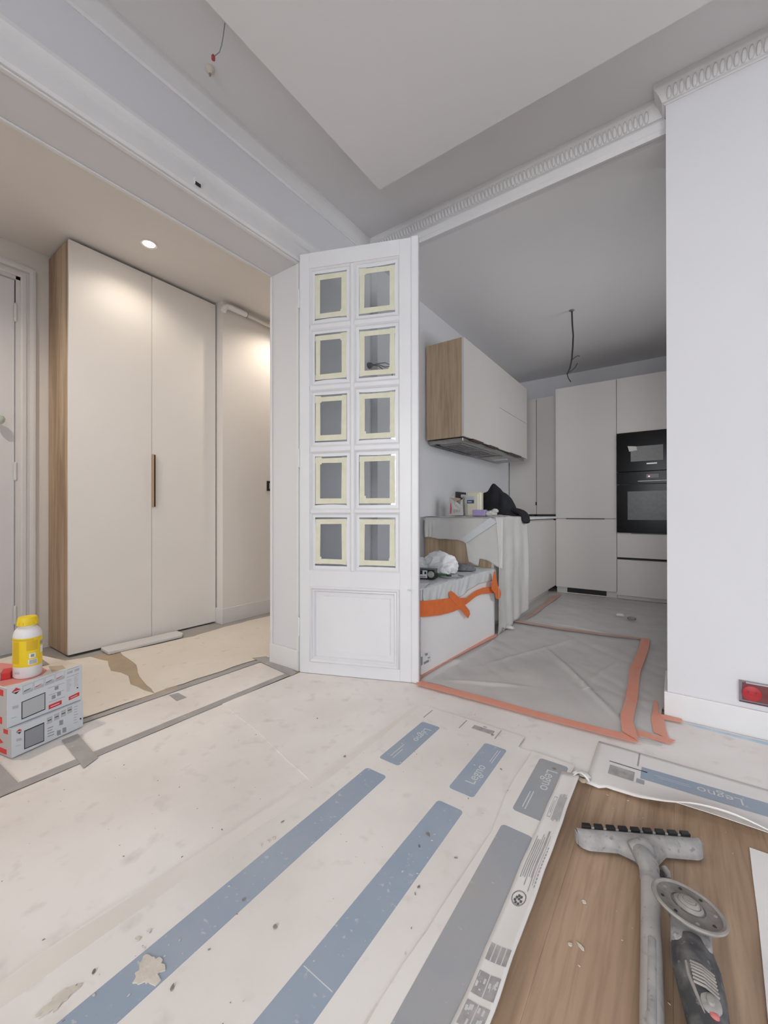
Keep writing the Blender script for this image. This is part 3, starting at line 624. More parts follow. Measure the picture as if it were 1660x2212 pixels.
for k in range(30):
    a = 2*math.pi*k/30; R.append((0.42+0.26*math.cos(a)-0.014, 0.42+0.26*math.cos(a)+0.014, 0.945+0.0205*math.sin(a)-0.0022, 0.945+0.0205*math.sin(a)+0.0022))
for (a, b) in ((0.30, 0.938), (0.34, 0.946), (0.40, 0.952), (0.44, 0.943), (0.50, 0.950), (0.54, 0.938), (0.36, 0.932), (0.47, 0.930)): R.append((a-0.045, a+0.045, b-0.0035, b+0.0035))
flapprint('round_emblem', R, 'print_dark')
R = []
for i in range(4):
    for j in range(8):
        y = 0.815-0.058*j
        if j == 0: R += [(0.14+0.2*i, 0.30+0.2*i, y-0.035, y+0.002)]
        elif i in (0, 2): R += [(0.12+0.2*i, 0.48+0.2*i, y-0.046, y-0.002)]
flapprint('pictograms', R, 'print_grey')
R = []
for i in (0, 2):
    for j in range(1, 8):
        y = 0.815-0.058*j
        for q in range(7):
            a = 0.14+0.2*i+rr.uniform(0, 0.24); b = y-0.042+rr.uniform(0, 0.028); R.append((a, a+rr.choice([0.02, 0.07]), b, b+rr.choice([0.003, 0.010])))
mbp = flapprint('pictogram_lines', R, 'print_white')
for o in CF.children:
    if o.name.startswith('pictogram_lines'):
        for v in o.data.vertices: v.co.z += 0.0006
# torn scrap where the sheets meet
ts = root('torn_scrap', (-0.262, 1.505, 0.012), label='torn curl of cardboard where the carton sheets meet', cat='cardboard')
MB().grid(lambda u, v: (-0.022+0.05*u+0.006*math.sin(9*v), -0.02+0.035*v, 0.004+0.022*math.sin(math.pi*u)*(1-0.5*v)), 6, 4).build('curl', 'carton_white', ts, smooth=True, solid=0.0015)
MB().grid(lambda u, v: (-0.012+0.035*u, -0.028+0.018*v+0.006*math.sin(7*u), 0.003+0.007*u*v), 5, 3).build('torn_edge', 'kraft', ts, smooth=True, solid=0.0015)
# carton along the wall pier, front edge curled off the boards
CE = root('carton_sheet', (0.35, 1.62, 0.006), label='flattened carton below the wall pier with its front edge curling up', cat='cardboard', group='flattened printed cartons on the floor')
loc2 = CE.location
def front_y(x): return 1.512-0.020*math.sin((x+0.25)*6.0)+0.006*noise.noise(Vector((x*14, 0, 3)))+(0.0 if x > -0.2 else -0.02)
def efn(u, v, dz=0.0):
    x = -0.245+1.6*u; y0 = front_y(x); y = y0+(1.79-y0)*v
    lift = 0.055*math.exp(-((x-0.10)/0.15)**2)+0.016*math.exp(-((x-0.6)/0.25)**2)
    z = 0.0075+lift*max(0, 1-(y-y0)/0.13)**2+dz
    return (x, y, z)
MB().grid(lambda u, v: Vector(efn(u, v))-loc2, 80, 16).build('sheet', 'carton_white', CE, smooth=True, solid=0.0035)
def eprint(name, x0, x1, y0, y1, m, dz=0.0024, tilt=0.0):
    def fn(u, v):
        x = x0+(x1-x0)*u; y = y0+(y1-y0)*v+tilt*(x-x0); fy = front_y(x)
        return Vector(efn((x+0.245)/1.6, (y-fy)/(1.79-fy), dz))-loc2
    return MB().grid(fn, 30, 6).build(name, m, CE, smooth=True)
eprint('stripe', -0.098, 0.95, 1.618, 1.694, 'print_blue', tilt=0.035)
eprint('sticker', -0.190, -0.115, 1.585, 1.645, 'print_grey'); eprint('sticker', -0.108, -0.085, 1.585, 1.612, 'print_greyblue')
eprint('slot', -0.195, -0.080, 1.665, 1.670, 'print_dark'); eprint('seam', -0.112, -0.107, 1.69, 1.785, 'print_grey')
eprint('rule', -0.06, 0.035, 1.664, 1.666, 'print_white', 0.0028, 0.035); eprint('rule', -0.05, 0.04, 1.655, 1.657, 'print_white', 0.0028, 0.035)
lettering(CE, 'Legno', 0.112, 1.664, 0.0106, 182, 0.048)
# right sheet beside the boards
flat('carton_sheet', jag([(0.162, 1.46), (1.5, 1.46), (1.5, YR+0.3), (0.09, YR+0.3), (0.128, 0.98)], 0.1, 0.003, 14), 0.0005, 0.004, 'carton_white', 'pale carton sheet bordering the right side of the bare oak boards', 'cardboard', 'flattened printed cartons on the floor')
# duct tape
def strip_px(name, px, z, m, label, cat, group, th=0.0006): return flat(name, [fl(*p) for p in px], z, th, m, label, cat, group)
g = 'grey tape on the floor covering'
flat('duct_tape', [(-1.785, -0.6), (-1.742, -0.6), (-1.735, 1.50), (-1.73, 1.575), (-1.765, 1.575), (-1.778, 1.50)], 0.0052, 0.0006, 'duct_tape', 'long grey tape along the living room side of the threshold', 'tape', g)
flat('duct_tape', [(-2.135, -0.6), (-2.095, -0.6), (-2.035, 1.60), (-2.065, 1.62)], 0.0060, 0.0006, 'duct_tape', 'long grey tape along the hall side of the threshold', 'tape', g)
strip_px('duct_tape', [(133, 1602), (168, 1588), (212, 1640), (181, 1663)], 0.0060, 'duct_tape', 'short grey tape crossing the threshold beside the tile boxes', 'tape', g)
flat('duct_tape', [(-1.99, 0.335), (-1.74, 0.345), (-1.745, 0.405), (-1.99, 0.395)], 0.0060, 0.0006, 'duct_tape', 'short grey tape crossing the threshold in front of the tile boxes', 'tape', g)
strip_px('duct_tape', [(365, 1503), (385, 1498), (404, 1508), (382, 1516)], 0.0030, 'duct_tape', 'small grey square of tape between the two long tapes', 'tape', g)
strip_px('duct_tape', [(545, 1424), (575, 1420), (643, 1455), (630, 1463)], 0.0068, 'duct_tape', 'pale grey tape along the foot of the opening jamb', 'tape', g)
# blue film edge by the pier skirting
flat('masking_tape', [(0.02, 2.165), (0.05, 2.150), (0.60, 2.125), (1.2, 2.11), (1.2, 2.16), (0.6, 2.165)], 0.0055, 0.0008, 'tape_blue', 'light blue masking film along the pier skirting', 'tape')
# dried plaster splats and dirt
def splat(c, r0, r1, seed, z, label):
    rr = random.Random(seed); n = 34; P = []
    for k in range(n):
        a = 2*math.pi*k/n; q = 1+rr.uniform(-0.30, 0.25); P.append((c[0]+r0*q*math.cos(a), c[1]+r1*q*math.sin(a)))
    return flat('plaster_splat', P, z, 0.0022, 'plaster', label, 'plaster', 'dried plaster splats on the striped carton')
s1 = fl(322, 2108); s2 = fl(128, 2172)
splat((s1.x, s1.y), 0.030, 0.024, 2, Z1+0.0039, 'crusty beige plaster splat overlapping the blue stripe edge')
splat((s2.x, s2.y), 0.012, 0.030, 4, Z1+0.0039, 'narrow beige plaster smear lying across the blue stripe')
rr = random.Random(9); mb = MB(); mb2 = MB()
def chip(mb, x, y, z, s, n=5, th=0.0012):
    a0 = rr.uniform(0, 6.28); el = rr.uniform(0.25, 0.8)
    P = []
    for k in range(n):
        a = 2*math.pi*k/n; q = s*rr.uniform(0.6, 1.15); X = q*math.cos(a); Y = q*el*math.sin(a)
        P.append((x+X*math.cos(a0)-Y*math.sin(a0), y+X*math.sin(a0)+Y*math.cos(a0)))
    mb.prism(P, z, z+th)
for k in range(110):
    x = rr.uniform(-1.72, -0.43); y = rr.uniform(0.25, 1.85); chip(mb, x, y, 0.0090 if x > -0.97 else 0.0030, rr.choice([0.0010, 0.0014, 0.002, 0.003]), th=0.0006)
for (px, py, s) in ((527, 1952, 0.008), (594, 2012, 0.009), (452, 2062, 0.004), (203, 2110, 0.008), (985, 1862, 0.007), (905, 1925, 0.006), (897, 1940, 0.005), (925, 1810, 0.011), (906, 1836, 0.007), (610, 1783, 0.009), (480, 1800, 0.006), (745, 1640, 0.009), (1083, 1668, 0.009), (1100, 1715, 0.008), (686, 1557, 0.006), (372, 2145, 0.010)):
    p = fl(px, py); chip(mb, p.x, p.y, 0.0095, s*0.7, 6, 0.002)
for k in range(170):
    x = rr.choice([rr.uniform(-0.88, -0.80), rr.uniform(-0.60, -0.52), rr.uniform(-0.40, -0.31), rr.uniform(-1.7, -0.3), rr.uniform(-0.22, 0.13)]); y = rr.uniform(0.3, 1.5)
    chip(mb2, x, y, 0.0095 if x > -0.97 and x < -0.3 else (0.0005 if x > -0.3 else 0.003), rr.choice([0.001, 0.0015, 0.0022, 0.0035]))
for (px, py, s) in ((297, 2040, 0.008), (322, 2022, 0.006), (310, 2060, 0.005), (565, 1833, 0.005), (580, 1825, 0.005), (592, 1818, 0.005), (1232, 2042, 0.006), (1256, 2048, 0.011), (1263, 1950, 0.006), (1085, 2030, 0.004)):
    p = fl(px, py); chip(mb2, p.x, p.y, 0.0095 if px < 1000 else 0.0008, s, 6, 0.002)
tag(mb.build('dirt_crumbs', 'debris_dark'), 'dark crumbs and scraps scattered over the floor covering', 'debris', kind='stuff')
tag(mb2.build('plaster_crumbs', 'plaster'), 'pale plaster crumbs scattered over cartons and boards', 'debris', kind='stuff')

# ------------------------------------------------------------------ kitchen furniture
TY = 4.89                                              # front plane of the tall units
def slab(n, m, r, x0, x1, z0, z1, y0=0.0, y1=0.02, bv=0.0012): return bx(n, m, r, x0, x1, y0, y1, z0, z1, bv)
fr = root('fridge_unit', (-1.10, TY, 0.0), label='tall kitchen unit with one long and one short beige door', cat='cabinet')
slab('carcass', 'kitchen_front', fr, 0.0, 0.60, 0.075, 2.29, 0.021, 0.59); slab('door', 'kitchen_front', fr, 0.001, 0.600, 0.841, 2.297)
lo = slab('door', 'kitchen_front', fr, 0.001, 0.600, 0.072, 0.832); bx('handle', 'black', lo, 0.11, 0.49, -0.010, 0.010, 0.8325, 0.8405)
slab('plinth', 'kitchen_front', fr, 0.0, 0.60, 0.0, 0.075, 0.055, 0.07)
vg = bx('vent_grille', 'black', fr, 0.11, 0.50, 0.049, 0.055, 0.012, 0.062)
for i in range(5): bx('slat', 'shadow_gap', vg, 0.115, 0.495, 0.0465, 0.049, 0.016+i*0.009, 0.020+i*0.009)
ot = root('oven_tower', (-0.498, TY, 0.0), label='tall oven tower with a top door and two beige drawers', cat='cabinet')
MB().box(0.0, 0.018, 0.021, 0.59, 0.075, 2.29).box(0.582, 0.60, 0.021, 0.59, 0.075, 2.29).box(0.018, 0.582, 0.57, 0.59, 0.075, 2.29).box(0.018, 0.582, 0.021, 0.57, 0.675, 0.693).box(0.018, 0.582, 0.021, 0.57, 1.725, 1.743).box(0.018, 0.582, 0.021, 0.57, 2.272, 2.29).build('carcass', 'kitchen_front', ot)
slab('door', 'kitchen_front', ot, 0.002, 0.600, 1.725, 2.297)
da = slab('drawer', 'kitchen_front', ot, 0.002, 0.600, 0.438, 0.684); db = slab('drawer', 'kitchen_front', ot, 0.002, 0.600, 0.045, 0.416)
bx('handle', 'black', db, 0.13, 0.52, -0.012, 0.012, 0.4165, 0.424); bx('handle', 'black', da, 0.13, 0.52, -0.010, 0.010, 0.6845, 0.690)
bx('gap', 'shadow_gap', ot, 0.002, 0.6, 0.012, 0.021, 0.416, 0.438)
slab('plinth', 'kitchen_front', ot, 0.0, 0.60, 0.0, 0.075, 0.06, 0.075)
ov = root('oven', (-0.498, TY, 0.693), label='black built in oven with a large glass window above the drawers', cat='oven')
bx('body', 'black', ov, 0.022, 0.578, 0.002, 0.50, 0.004, 0.55); bx('door', 'black_glass', ov, 0.004, 0.597, -0.018, 0.001, 0.004, 0.495, 0.002)
bx('window', 'oven_glass', ov, 0.10, 0.50, -0.0195, -0.018, 0.135, 0.425)
bx('control_panel', 'black_glass', ov, 0.004, 0.597, -0.018, 0.001, 0.500, 0.625, 0.002)
bx('handle', 'steel', ov, 0.19, 0.55, -0.030, -0.0185, 0.522, 0.530, 0.002)
dp = bx('display', 'grey_glass', ov, 0.262, 0.365, -0.0195, -0.018, 0.556, 0.594); MB().lathe([(0.006, 0), (0.006, 0.002)], 12, (0.285, -0.0195, 0.572), M=Matrix.Rotation(math.radians(90), 4, 'X')).build('indicator', 'red_led', dp)
mw = root('microwave', (-0.498, TY, 1.322), label='black built in microwave with a grey window and a white tag', cat='microwave')
bx('body', 'black', mw, 0.022, 0.578, 0.002, 0.45, 0.0, 0.395); bx('front', 'black_glass', mw, 0.004, 0.597, -0.018, 0.001, 0.0, 0.398, 0.002)
bx('window', 'grey_glass', mw, 0.128, 0.402, -0.0195, -0.018, 0.100, 0.252)
bx('display', 'led_white', mw, 0.265, 0.352, -0.0195, -0.018, 0.066, 0.078)
MB().extrude([(0.10, -0.020, 0.262), (0.178, -0.022, 0.252), (0.184, -0.022, 0.212), (0.115, -0.021, 0.204)], (0, -0.0006, 0)).build('tag', 'bag_paper', mw)
# corner cabinet standing on the worktop
cc = root('corner_cabinet', (-1.69, 5.08, 0.862), label='recessed corner cabinet with two narrow beige doors on the worktop', cat='cabinet')
bx('carcass', 'kitchen_front', cc, 0.0, 0.585, 0.021, 0.40, 0.02, 1.40)
bx('door', 'kitchen_front', cc, 0.001, 0.325, 0.0, 0.02, 0.022, 1.415, 0.001); bx('door', 'kitchen_front', cc, 0.331, 0.588, 0.0, 0.02, 0.022, 1.415, 0.001)
bx('gap', 'shadow_gap', cc, 0.325, 0.331, 0.012, 0.021, 0.02, 1.40); bx('latch', 'black', cc, 0.318, 0.334, -0.010, 0.0, 0.13, 0.17, 0.002)
bx('foot_strip', 'black', cc, 0.34, 0.588, -0.004, 0.02, 0.002, 0.02)
# wall cabinet row
wc = root('wall_cabinet', (KX, 2.98, 1.505), label='beige wall cabinet row with an oak end panel', cat='cabinet')
bx('end_panel', 'oak', wc, 0.012, 0.330, 0.0, 0.019, 0.0, 0.782, 0.001)
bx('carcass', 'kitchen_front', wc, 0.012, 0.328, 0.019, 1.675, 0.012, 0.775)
for a, b, z0, z1 in ((0.001, 0.414, 0.0, 0.78), (0.416, 0.787, 0.0, 0.78), (0.789, 1.675, 0.0, 0.388), (0.789, 1.675, 0.391, 0.78)):
    dd = bx('door', 'kitchen_front', wc, 0.330, 0.350, a, b, z0, z1, 0.001)
    if z0 == 0.0: 
        cy = {0.001: (0.15, 0.375), 0.416: (0.535, 0.74), 0.789: (1.09, 1.44)}[a]
        bx('handle', 'bronze_dark', dd, 0.318, 0.362, cy[0], cy[1], -0.010, 0.0, 0.001)
hd = root('extractor_hood', (KX, 3.0, 1.505), label='built in extractor hood with metal filters under the wall cabinets', cat='extractor hood')
bx('body', 'steel', hd, 0.015, 0.322, 0.02, 1.64, -0.030, -0.001, 0.004)
for i in range(2):
    f_ = bx('filter', 'steel', hd, 0.05, 0.28, 0.10+i*0.42, 0.48+i*0.42, -0.035, -0.030, 0.002)
    for k in range(9): bx('slat', 'dusty_grey', f_, 0.06+k*0.024, 0.070+k*0.024, 0.12+i*0.42, 0.46+i*0.42, -0.0385, -0.035)
bx('dark_panel', 'black', hd, 0.04, 0.075, 0.06, 0.75, -0.040, -0.0355)
bx('lamp_strip', 'grey_glass', hd, 0.05, 0.28, 0.98, 1.06, -0.036, -0.030); bx('lamp_strip', 'plastic_white', hd, 0.09, 0.24, 1.28, 1.34, -0.036, -0.030)
# base row and worktop
BX = -1.10
bc = root('base_cabinet', (KX, 2.955, 0.0), label='white base cabinet row with an oak end panel under the worktop', cat='cabinet')
bx('end_panel', 'oak', bc, 0.012, 0.578, 0.0, 0.019, 0.0, 0.836, 0.001)
bx('carcass', 'kitchen_front', bc, 0.012, 0.578, 0.019, 1.93, 0.09, 0.83); bx('plinth', 'kitchen_front', bc, 0.50, 0.52, 0.019, 1.93, 0.0, 0.09)
for i in range(3): bx('door', 'kitchen_front', bc, 0.579, 0.599, 0.002+i*0.645, 0.643+i*0.645, 0.085, 0.818, 0.001)
wt = tag(MB().box(KX+0.002, -1.085, 2.945, 4.885, 0.838, 0.860).box(KX+0.002, -1.105, 4.885, KB-0.01, 0.838, 0.860).build('worktop', 'trim_paint', bevel=0.002), 'thin pale worktop on the base cabinets, mostly under plastic', 'worktop')
# plastic over the worktop
rootp = root('plastic_cover', (-1.40, 3.3, 0.862), label='crumpled translucent plastic sheet draped over worktop and cabinet front', cat='plastic sheet')
pl_ = rootp.location
def nz(x, y, z=0.0, s=1.0): return noise.noise(Vector((x*s, y*s, z)))
def drape_front(u, v):                                  # u along y, v from the wall over the edge down to the floor
    y = 2.906+u*0.750; L = 0.66+0.835-0.05*u
    s_ = v*L
    if s_ < 0.63: x = KX+0.005+s_; z = 0.866+0.012*abs(nz(x, y, 1, 7))+0.018*max(0, 1-abs(y-3.30)/0.12)*max(0, 1-abs(x+1.17)/0.12)
    else:
        q = s_-0.63; x = KX+0.632+0.004*min(1, q/0.05); z = 0.868-q
        a = min(1, q/0.25)
        x += a*(0.008*math.sin(y*26+nz(y, z*0.4, 2, 3)*3.5+q*2.5)+0.010*nz(y*1.4, z*0.35, 5, 7)+0.008)+0.004*q*(1-u)
        y += 0.07*q*(u-0.15)*0.4
    if z < 0.014: z = 0.014
    return Vector((x, y+0.01*nz(x, z, 9, 6), z))-pl_
MB().grid(drape_front, 90, 90).build('front_drape', 'film_drape', rootp, smooth=True, solid=0.0012)
def drape_end(u, v):
    x = KX+0.02+u*0.655
    K = [(0, 0.165), (0.45, 0.180), (0.56, 0.195), (0.60, 0.345), (0.68, 0.365), (0.715, 0.365), (0.725, 0.31), (0.80, 0.32), (0.90, 0.35), (1.0, 0.37)]
    for (ka, kb) in zip(K, K[1:]):
        if ka[0] <= u <= kb[0]: hang = ka[1]+(kb[1]-ka[1])*(u-ka[0])/(kb[0]-ka[0]); break
    hang += 0.008*nz(x, 0, 4, 12)
    z = 0.868-hang*v
    y = 2.941-0.008*min(1, v*6)-0.008*abs(nz(x, z, 3, 8))*min(1, v*4)-0.006*v*(0.5+0.5*math.sin(u*16+v*5))
    if u < 0.14: y -= 0.016*v*abs(math.sin(u*60))
    return Vector((x, y, z))-pl_
MB().grid(drape_end, 70, 26).build('end_flap', 'film_drape', rootp, smooth=True, solid=0.0012)
P = [at(px, py, (0, 2.915, 0), (0, 1, 0))-pl_ for px, py in ((998, 1163), (1060, 1118), (1075, 1128), (1006, 1174))]
MB().extrude(P, (0, -0.0015, 0)).build('folded_strip', 'film_white', rootp)
# ------------------------------------------------------------------ things on the worktop
def wtp(px, y, z=0.88): return at(px, 1114, (0, y, 0), (0, 1, 0)).x
Yb = 3.22; ZB = 0.880
bg_ = root('paper_carton', (wtp(988, Yb), Yb, ZB), math.radians(12), label='torn open white carton with a pink stripe on the plastic covered worktop', cat='carton')
mb = MB(); rr = random.Random(12)
def bagfn(u, v):
    a = u*4; k = int(a) % 4; t = a-int(a); c = [(-0.06, -0.045), (0.06, -0.045), (0.06, 0.045), (-0.06, 0.045), (-0.06, -0.045)]
    x = c[k][0]+(c[k+1][0]-c[k][0])*t; y = c[k][1]+(c[k+1][1]-c[k][1])*t
    h = 0.150+0.018*math.sin(u*19)+(-0.045 if (k == 0 and 0.35 < t < 0.85) else 0)+(0.012 if k == 3 else 0)
    return (x*(1-0.10*v)+0.003*nz(u, v, 2, 6), y*(1-0.15*v)+0.004*nz(u, v, 8, 6), h*v)
MB().grid(bagfn, 48, 12).build('body', 'bag_paper', bg_, solid=0.002)
MB().extrude([(-0.052, -0.0475, 0.012), (-0.040, -0.0475, 0.015), (-0.034, -0.046, 0.06), (-0.042, -0.045, 0.105), (-0.047, -0.045, 0.108), (-0.050, -0.046, 0.06)], (0, -0.001, 0)).build('stripe', 'pink', bg_)
MB().extrude([(-0.045, -0.043, 0.150), (-0.01, -0.048, 0.118), (0.03, -0.048, 0.128), (0.045, -0.045, 0.14), (0.02, -0.040, 0.148)], (0, 0.002, 0)).build('torn_flap', 'kraft', bg_)
for i in range(3): MB().box(-0.02+i*0.022, -0.006+i*0.022, -0.0475, -0.0465, 0.02+i*0.006, 0.05).build('print', 'ink_light', bg_)
ca = root('canister', (wtp(1027, Yb+0.03), Yb+0.03, ZB), math.radians(8), label='cream plastic canister with a dark blue label on the worktop', cat='canister')
MB().prism(rrect(-0.062, 0.062, -0.04, 0.04, 0.014), 0.0, 0.192).build('body', 'cream', ca, bevel=0.006, seg=3)
bx('label', 'label_blue', ca, -0.058, 0.002, -0.0415, -0.0402, 0.10, 0.128); bx('label', 'label_pale', ca, -0.058, 0.002, -0.0412, -0.0402, 0.128, 0.160)
bx('lettering', 'print_white', ca, -0.052, -0.018, -0.0422, -0.0415, 0.110, 0.117)
bx('ridge', 'plastic_white', ca, 0.032, 0.038, -0.043, -0.0400, 0.03, 0.175, 0.001); bx('ridge', 'cream', ca, 0.012, 0.020, -0.042, -0.0400, 0.02, 0.175, 0.001)
ro = root('tape_roll', (wtp(1007, Yb+0.13), Yb+0.13, ZB+0.068), label='black roll with a white rim standing beside the cream canister', cat='roll')
Mx = Matrix.Rotation(math.radians(90), 4, 'X')
MB().lathe([(0.03, -0.02), (0.066, -0.02), (0.066, 0.02), (0.03, 0.02)], 32, M=Mx).build('roll', 'black', ro, smooth=True)
MB().lathe([(0.058, 0.0205), (0.067, 0.0205), (0.068, 0.026), (0.058, 0.026)], 32, M=Mx).build('rim', 'plastic_white', ro, smooth=True)
sp = root('sponge', (wtp(1037, 3.14), 3.14, ZB-0.004), label='lilac sponge block in front of the cream canister', cat='sponge')
bx('block', 'lilac', sp, -0.052, 0.052, -0.03, 0.03, 0.0, 0.050, 0.004)
def blob(name, m, parent, c, rx, ry, rz, amp, fs, seed, subs=4, flat0=True, ridge=False):
    bm = bmesh.new(); bmesh.ops.create_icosphere(bm, subdivisions=subs, radius=1)
    for v in bm.verts:
        p = v.co.copy(); n = noise.noise(p*fs+Vector((seed, seed*2.3, 0)))
        if ridge: n = 0.5-abs(n)*2.0
        n2 = noise.noise(p*fs*2.3+Vector((seed*5, 0, seed)))
        k = 1+amp*n+amp*0.4*n2
        q = Vector((p.x*rx*k, p.y*ry*k, p.z*rz*k))
        if flat0: q.z = max(q.z, -rz*0.55)
        v.co = q+Vector(c)
    me = bpy.data.meshes.new(name); bm.to_mesh(me); bm.free(); me.materials.append(MATS[m])
    me.polygons.foreach_set('use_smooth', [True]*len(me.polygons))
    o = bpy.data.objects.new(name, me); COL.objects.link(o); o.parent = parent; return o
gl = root('crumpled_paper', (wtp(1061, 3.16), 3.16, ZB), label='crumpled white paper beside the lilac sponge', cat='paper')
blob('paper', 'bag_paper', gl, (0, 0, 0.014), 0.045, 0.03, 0.024, 0.45, 2.2, 3.0, ridge=True)
blob('paper_end', 'bag_paper', gl, (0.035, 0.0, 0.034), 0.025, 0.02, 0.018, 0.4, 2.5, 7.0, ridge=True)
# jacket: a heap with a sleeve falling over the edge
jk = root('jacket', (-1.33, 3.62, ZB), label='black jacket heaped on the worktop with one sleeve hanging over', cat='jacket')
def heap(u, v):
    x = -0.20+0.42*u; y = -0.17+0.36*v
    h = 0.205*math.exp(-(abs(x+0.075)/0.095)**3-(abs(y)/0.13)**3)+0.185*math.exp(-(abs(x-0.055)/0.092)**3-(abs(y+0.02)/0.13)**3)+0.05*math.exp(-((x-0.15)/0.08)**2-(y/0.10)**2)
    e = min(1, min(u, 1-u)*7)*min(1, min(v, 1-v)*7)
    h = h*e+0.018*nz(x, y, 1.5, 22)*e
    return (x+0.012*nz(x, y, 3, 14), y+0.012*nz(x, y, 8, 14), max(0.002, h))
MB().grid(heap, 56, 44).build('body', 'jacket', jk, smooth=True, solid=0.004)
sl = [(-0.02, -0.02, 0.07), (0.08, -0.02, 0.055), (0.16, -0.03, 0.040), (0.225, -0.04, 0.030), (0.262, -0.05, 0.018), (0.285, -0.055, -0.020), (0.293, -0.06, -0.075)]
MB().tube(sl, [0.05, 0.06, 0.062, 0.065, 0.066, 0.066, 0.064], 14, [0.7, 0.62, 0.5, 0.45, 0.42, 0.36, 0.26]).build('sleeve', 'jacket', jk, smooth=True, sub=1)
sk = root('wall_socket', tuple(at(995, 1072, (KX, 0, 0), (1, 0, 0))), label='black double socket with two plugs on the kitchen wall', cat='socket')
bx('plate', 'black', sk, 0, 0.012, -0.11, 0.11, -0.04, 0.04, 0.004)
for y in (0.0, 0.06): MB().tube([(0.012, y, 0.0), (0.035, y, 0.0), (0.05, y, -0.02), (0.05, y+0.01, -0.09)], [0.018, 0.018, 0.010, 0.004], 10).build('plug', 'plastic_white', sk, smooth=True)
pw_ = root('wall_wires', tuple(at(797, 790, (KX, 0, 0), (1, 0, 0))), label='black wires sticking out of the wall behind the glazed door', cat='wire')
MB().lathe([(0.022, 0), (0.020, 0.012), (0.012, 0.03)], 12, M=Matrix.Rotation(math.radians(90), 4, 'Y')).build('gland', 'wire_black', pw_, smooth=True)
for k in range(3): MB().tube([(0.02, 0.0, 0.0), (0.05, 0.05, 0.01*k), (0.06, 0.11, -0.02+0.03*k), (0.06, 0.17, 0.02+0.012*k), (0.05, 0.22, 0.045-0.04*k)], 0.003, 6).build('wire', 'wire_black', pw_, smooth=True)
# pendant cable
hp = at(1236, 670, (0, 0, KC), (0, 0, 1))
hk = root('pendant_cable', tuple(hp), label='bare black cable hanging from the kitchen ceiling with split ends', cat='cable')
nn = fw.copy(); nn.z = 0
Q = lambda L: [at(px, py, hp, nn)-hp for px, py in L]
MB().tube(Q([(1236, 670), (1237, 700), (1239, 725), (1238, 750), (1236, 775), (1232, 795), (1226, 808)]), 0.0065, 8).build('cable', 'wire_black', hk, smooth=True)
MB().tube(Q([(1236, 778), (1242, 773), (1248, 769), (1253, 769)]), 0.0045, 6).build('end', 'wire_black', hk, smooth=True)
MB().tube(Q([(1227, 807), (1237, 800), (1244, 793), (1248, 785)]), 0.0045, 6).build('end', 'wire_black', hk, smooth=True)
MB().tube(Q([(1226, 808), (1228, 816), (1234, 825)]), 0.004, 6).build('end', 'wire_black', hk, smooth=True)
MB().lathe([(0.022, 0.0), (0.020, -0.006), (0.008, -0.010)], 12).build('hole_cap', 'debris_dark', hk, smooth=True)

# ------------------------------------------------------------------ low white box with film and orange tape
ang = math.radians(3.0)
bo = root('low_box', (-1.080, 2.918, 0.0), -math.radians(3.0), label='low white box against the kitchen wall under plastic film', cat='box')
# local: +x out of the front, front face at x=0; y from -0.98 (near) to 0 (far); top z .487
BL, BD, BH = 0.98, 0.50, 0.487
bx('body', 'plastic_white', bo, -BD, 0.0, -BL, 0.0, 0.010, BH, 0.004); bx('foot', 'shadow_gap', bo, -BD+0.04, -0.03, -BL+0.04, -0.03, 0.0, 0.010)
Mi = (Matrix.Translation(bo.location) @ Matrix.Rotation(-ang, 4, 'Z')).inverted()
Fn = Vector((math.cos(ang), -math.sin(ang), 0)); Fp = Vector(bo.location)
def bl(px, py, off=0.0): return Mi @ at(px, py, Fp+Fn*off, Fn)
def film_top(u, v):
    y = -0.975+0.985*u; hang = 0.15-0.08*u+0.02*math.sin(u*7)
    L = BD-0.02+hang; s_ = v*L
    if s_ < BD-0.02: x = -BD+0.02+s_; z = BH+0.004+0.004*abs(nz(x, y, 2, 12))
    else:
        q = s_-(BD-0.02); x = 0.006+0.012*abs(nz(y+q*0.5, q*0.25, 1, 15))*min(1, q/0.03)+0.003*abs(nz(y, q, 7, 30)); z = BH+0.004-q
    return (x, y, z)
fm = root('plastic_film', tuple(bo.location), -ang, label='thin white film pulled tight over the top of the low box', cat='plastic sheet')
MB().grid(film_top, 90, 60).build('film', 'film_white', fm, smooth=True, solid=0.0008)
def otape(pxs, off, label):
    o = MB().extrude([bl(px, py, off) for px, py in pxs], (0.0012, 0, 0)).build('orange_tape', 'tape_orange'); o.location = bo.location; o.rotation_euler = (0, 0, -ang)
    return tag(o, label, 'tape', 'orange tape on the low box')
S = 8.3
def c5(L): return [(900+x/S, 1180+y/S) for x, y in L]
otape(c5([(-60, 990), (200, 975), (430, 950), (600, 925), (760, 925), (900, 925), (890, 1030), (780, 1120), (640, 1180), (420, 1235), (200, 1260), (-60, 1270)]), 0.016, 'wide band of orange tape along the low box front')
otape(c5([(580, 870), (590, 820), (625, 798), (700, 860), (790, 945), (860, 1040), (950, 1150), (962, 1215), (925, 1295), (860, 1215), (780, 1120), (700, 1030), (610, 940)]), 0.0175, 'short orange tape crossing the wide band on the low box')
otape(c5([(870, 1010), (930, 900), (1060, 800), (1200, 740), (1350, 730), (1400, 745), (1410, 840), (1300, 840), (1180, 850), (1060, 905), (960, 985), (880, 1050)]), 0.019, 'curved orange tape rising to the corner of the low box')
otape(c5([(1390, 450), (1415, 470), (1440, 600), (1460, 710), (1500, 770), (1522, 860), (1500, 930), (1450, 950), (1425, 930), (1410, 845), (1350, 780), (1340, 680), (1360, 620), (1375, 540)]), 0.036, 'upright orange tape folded round the corner of the low box')
st = bo
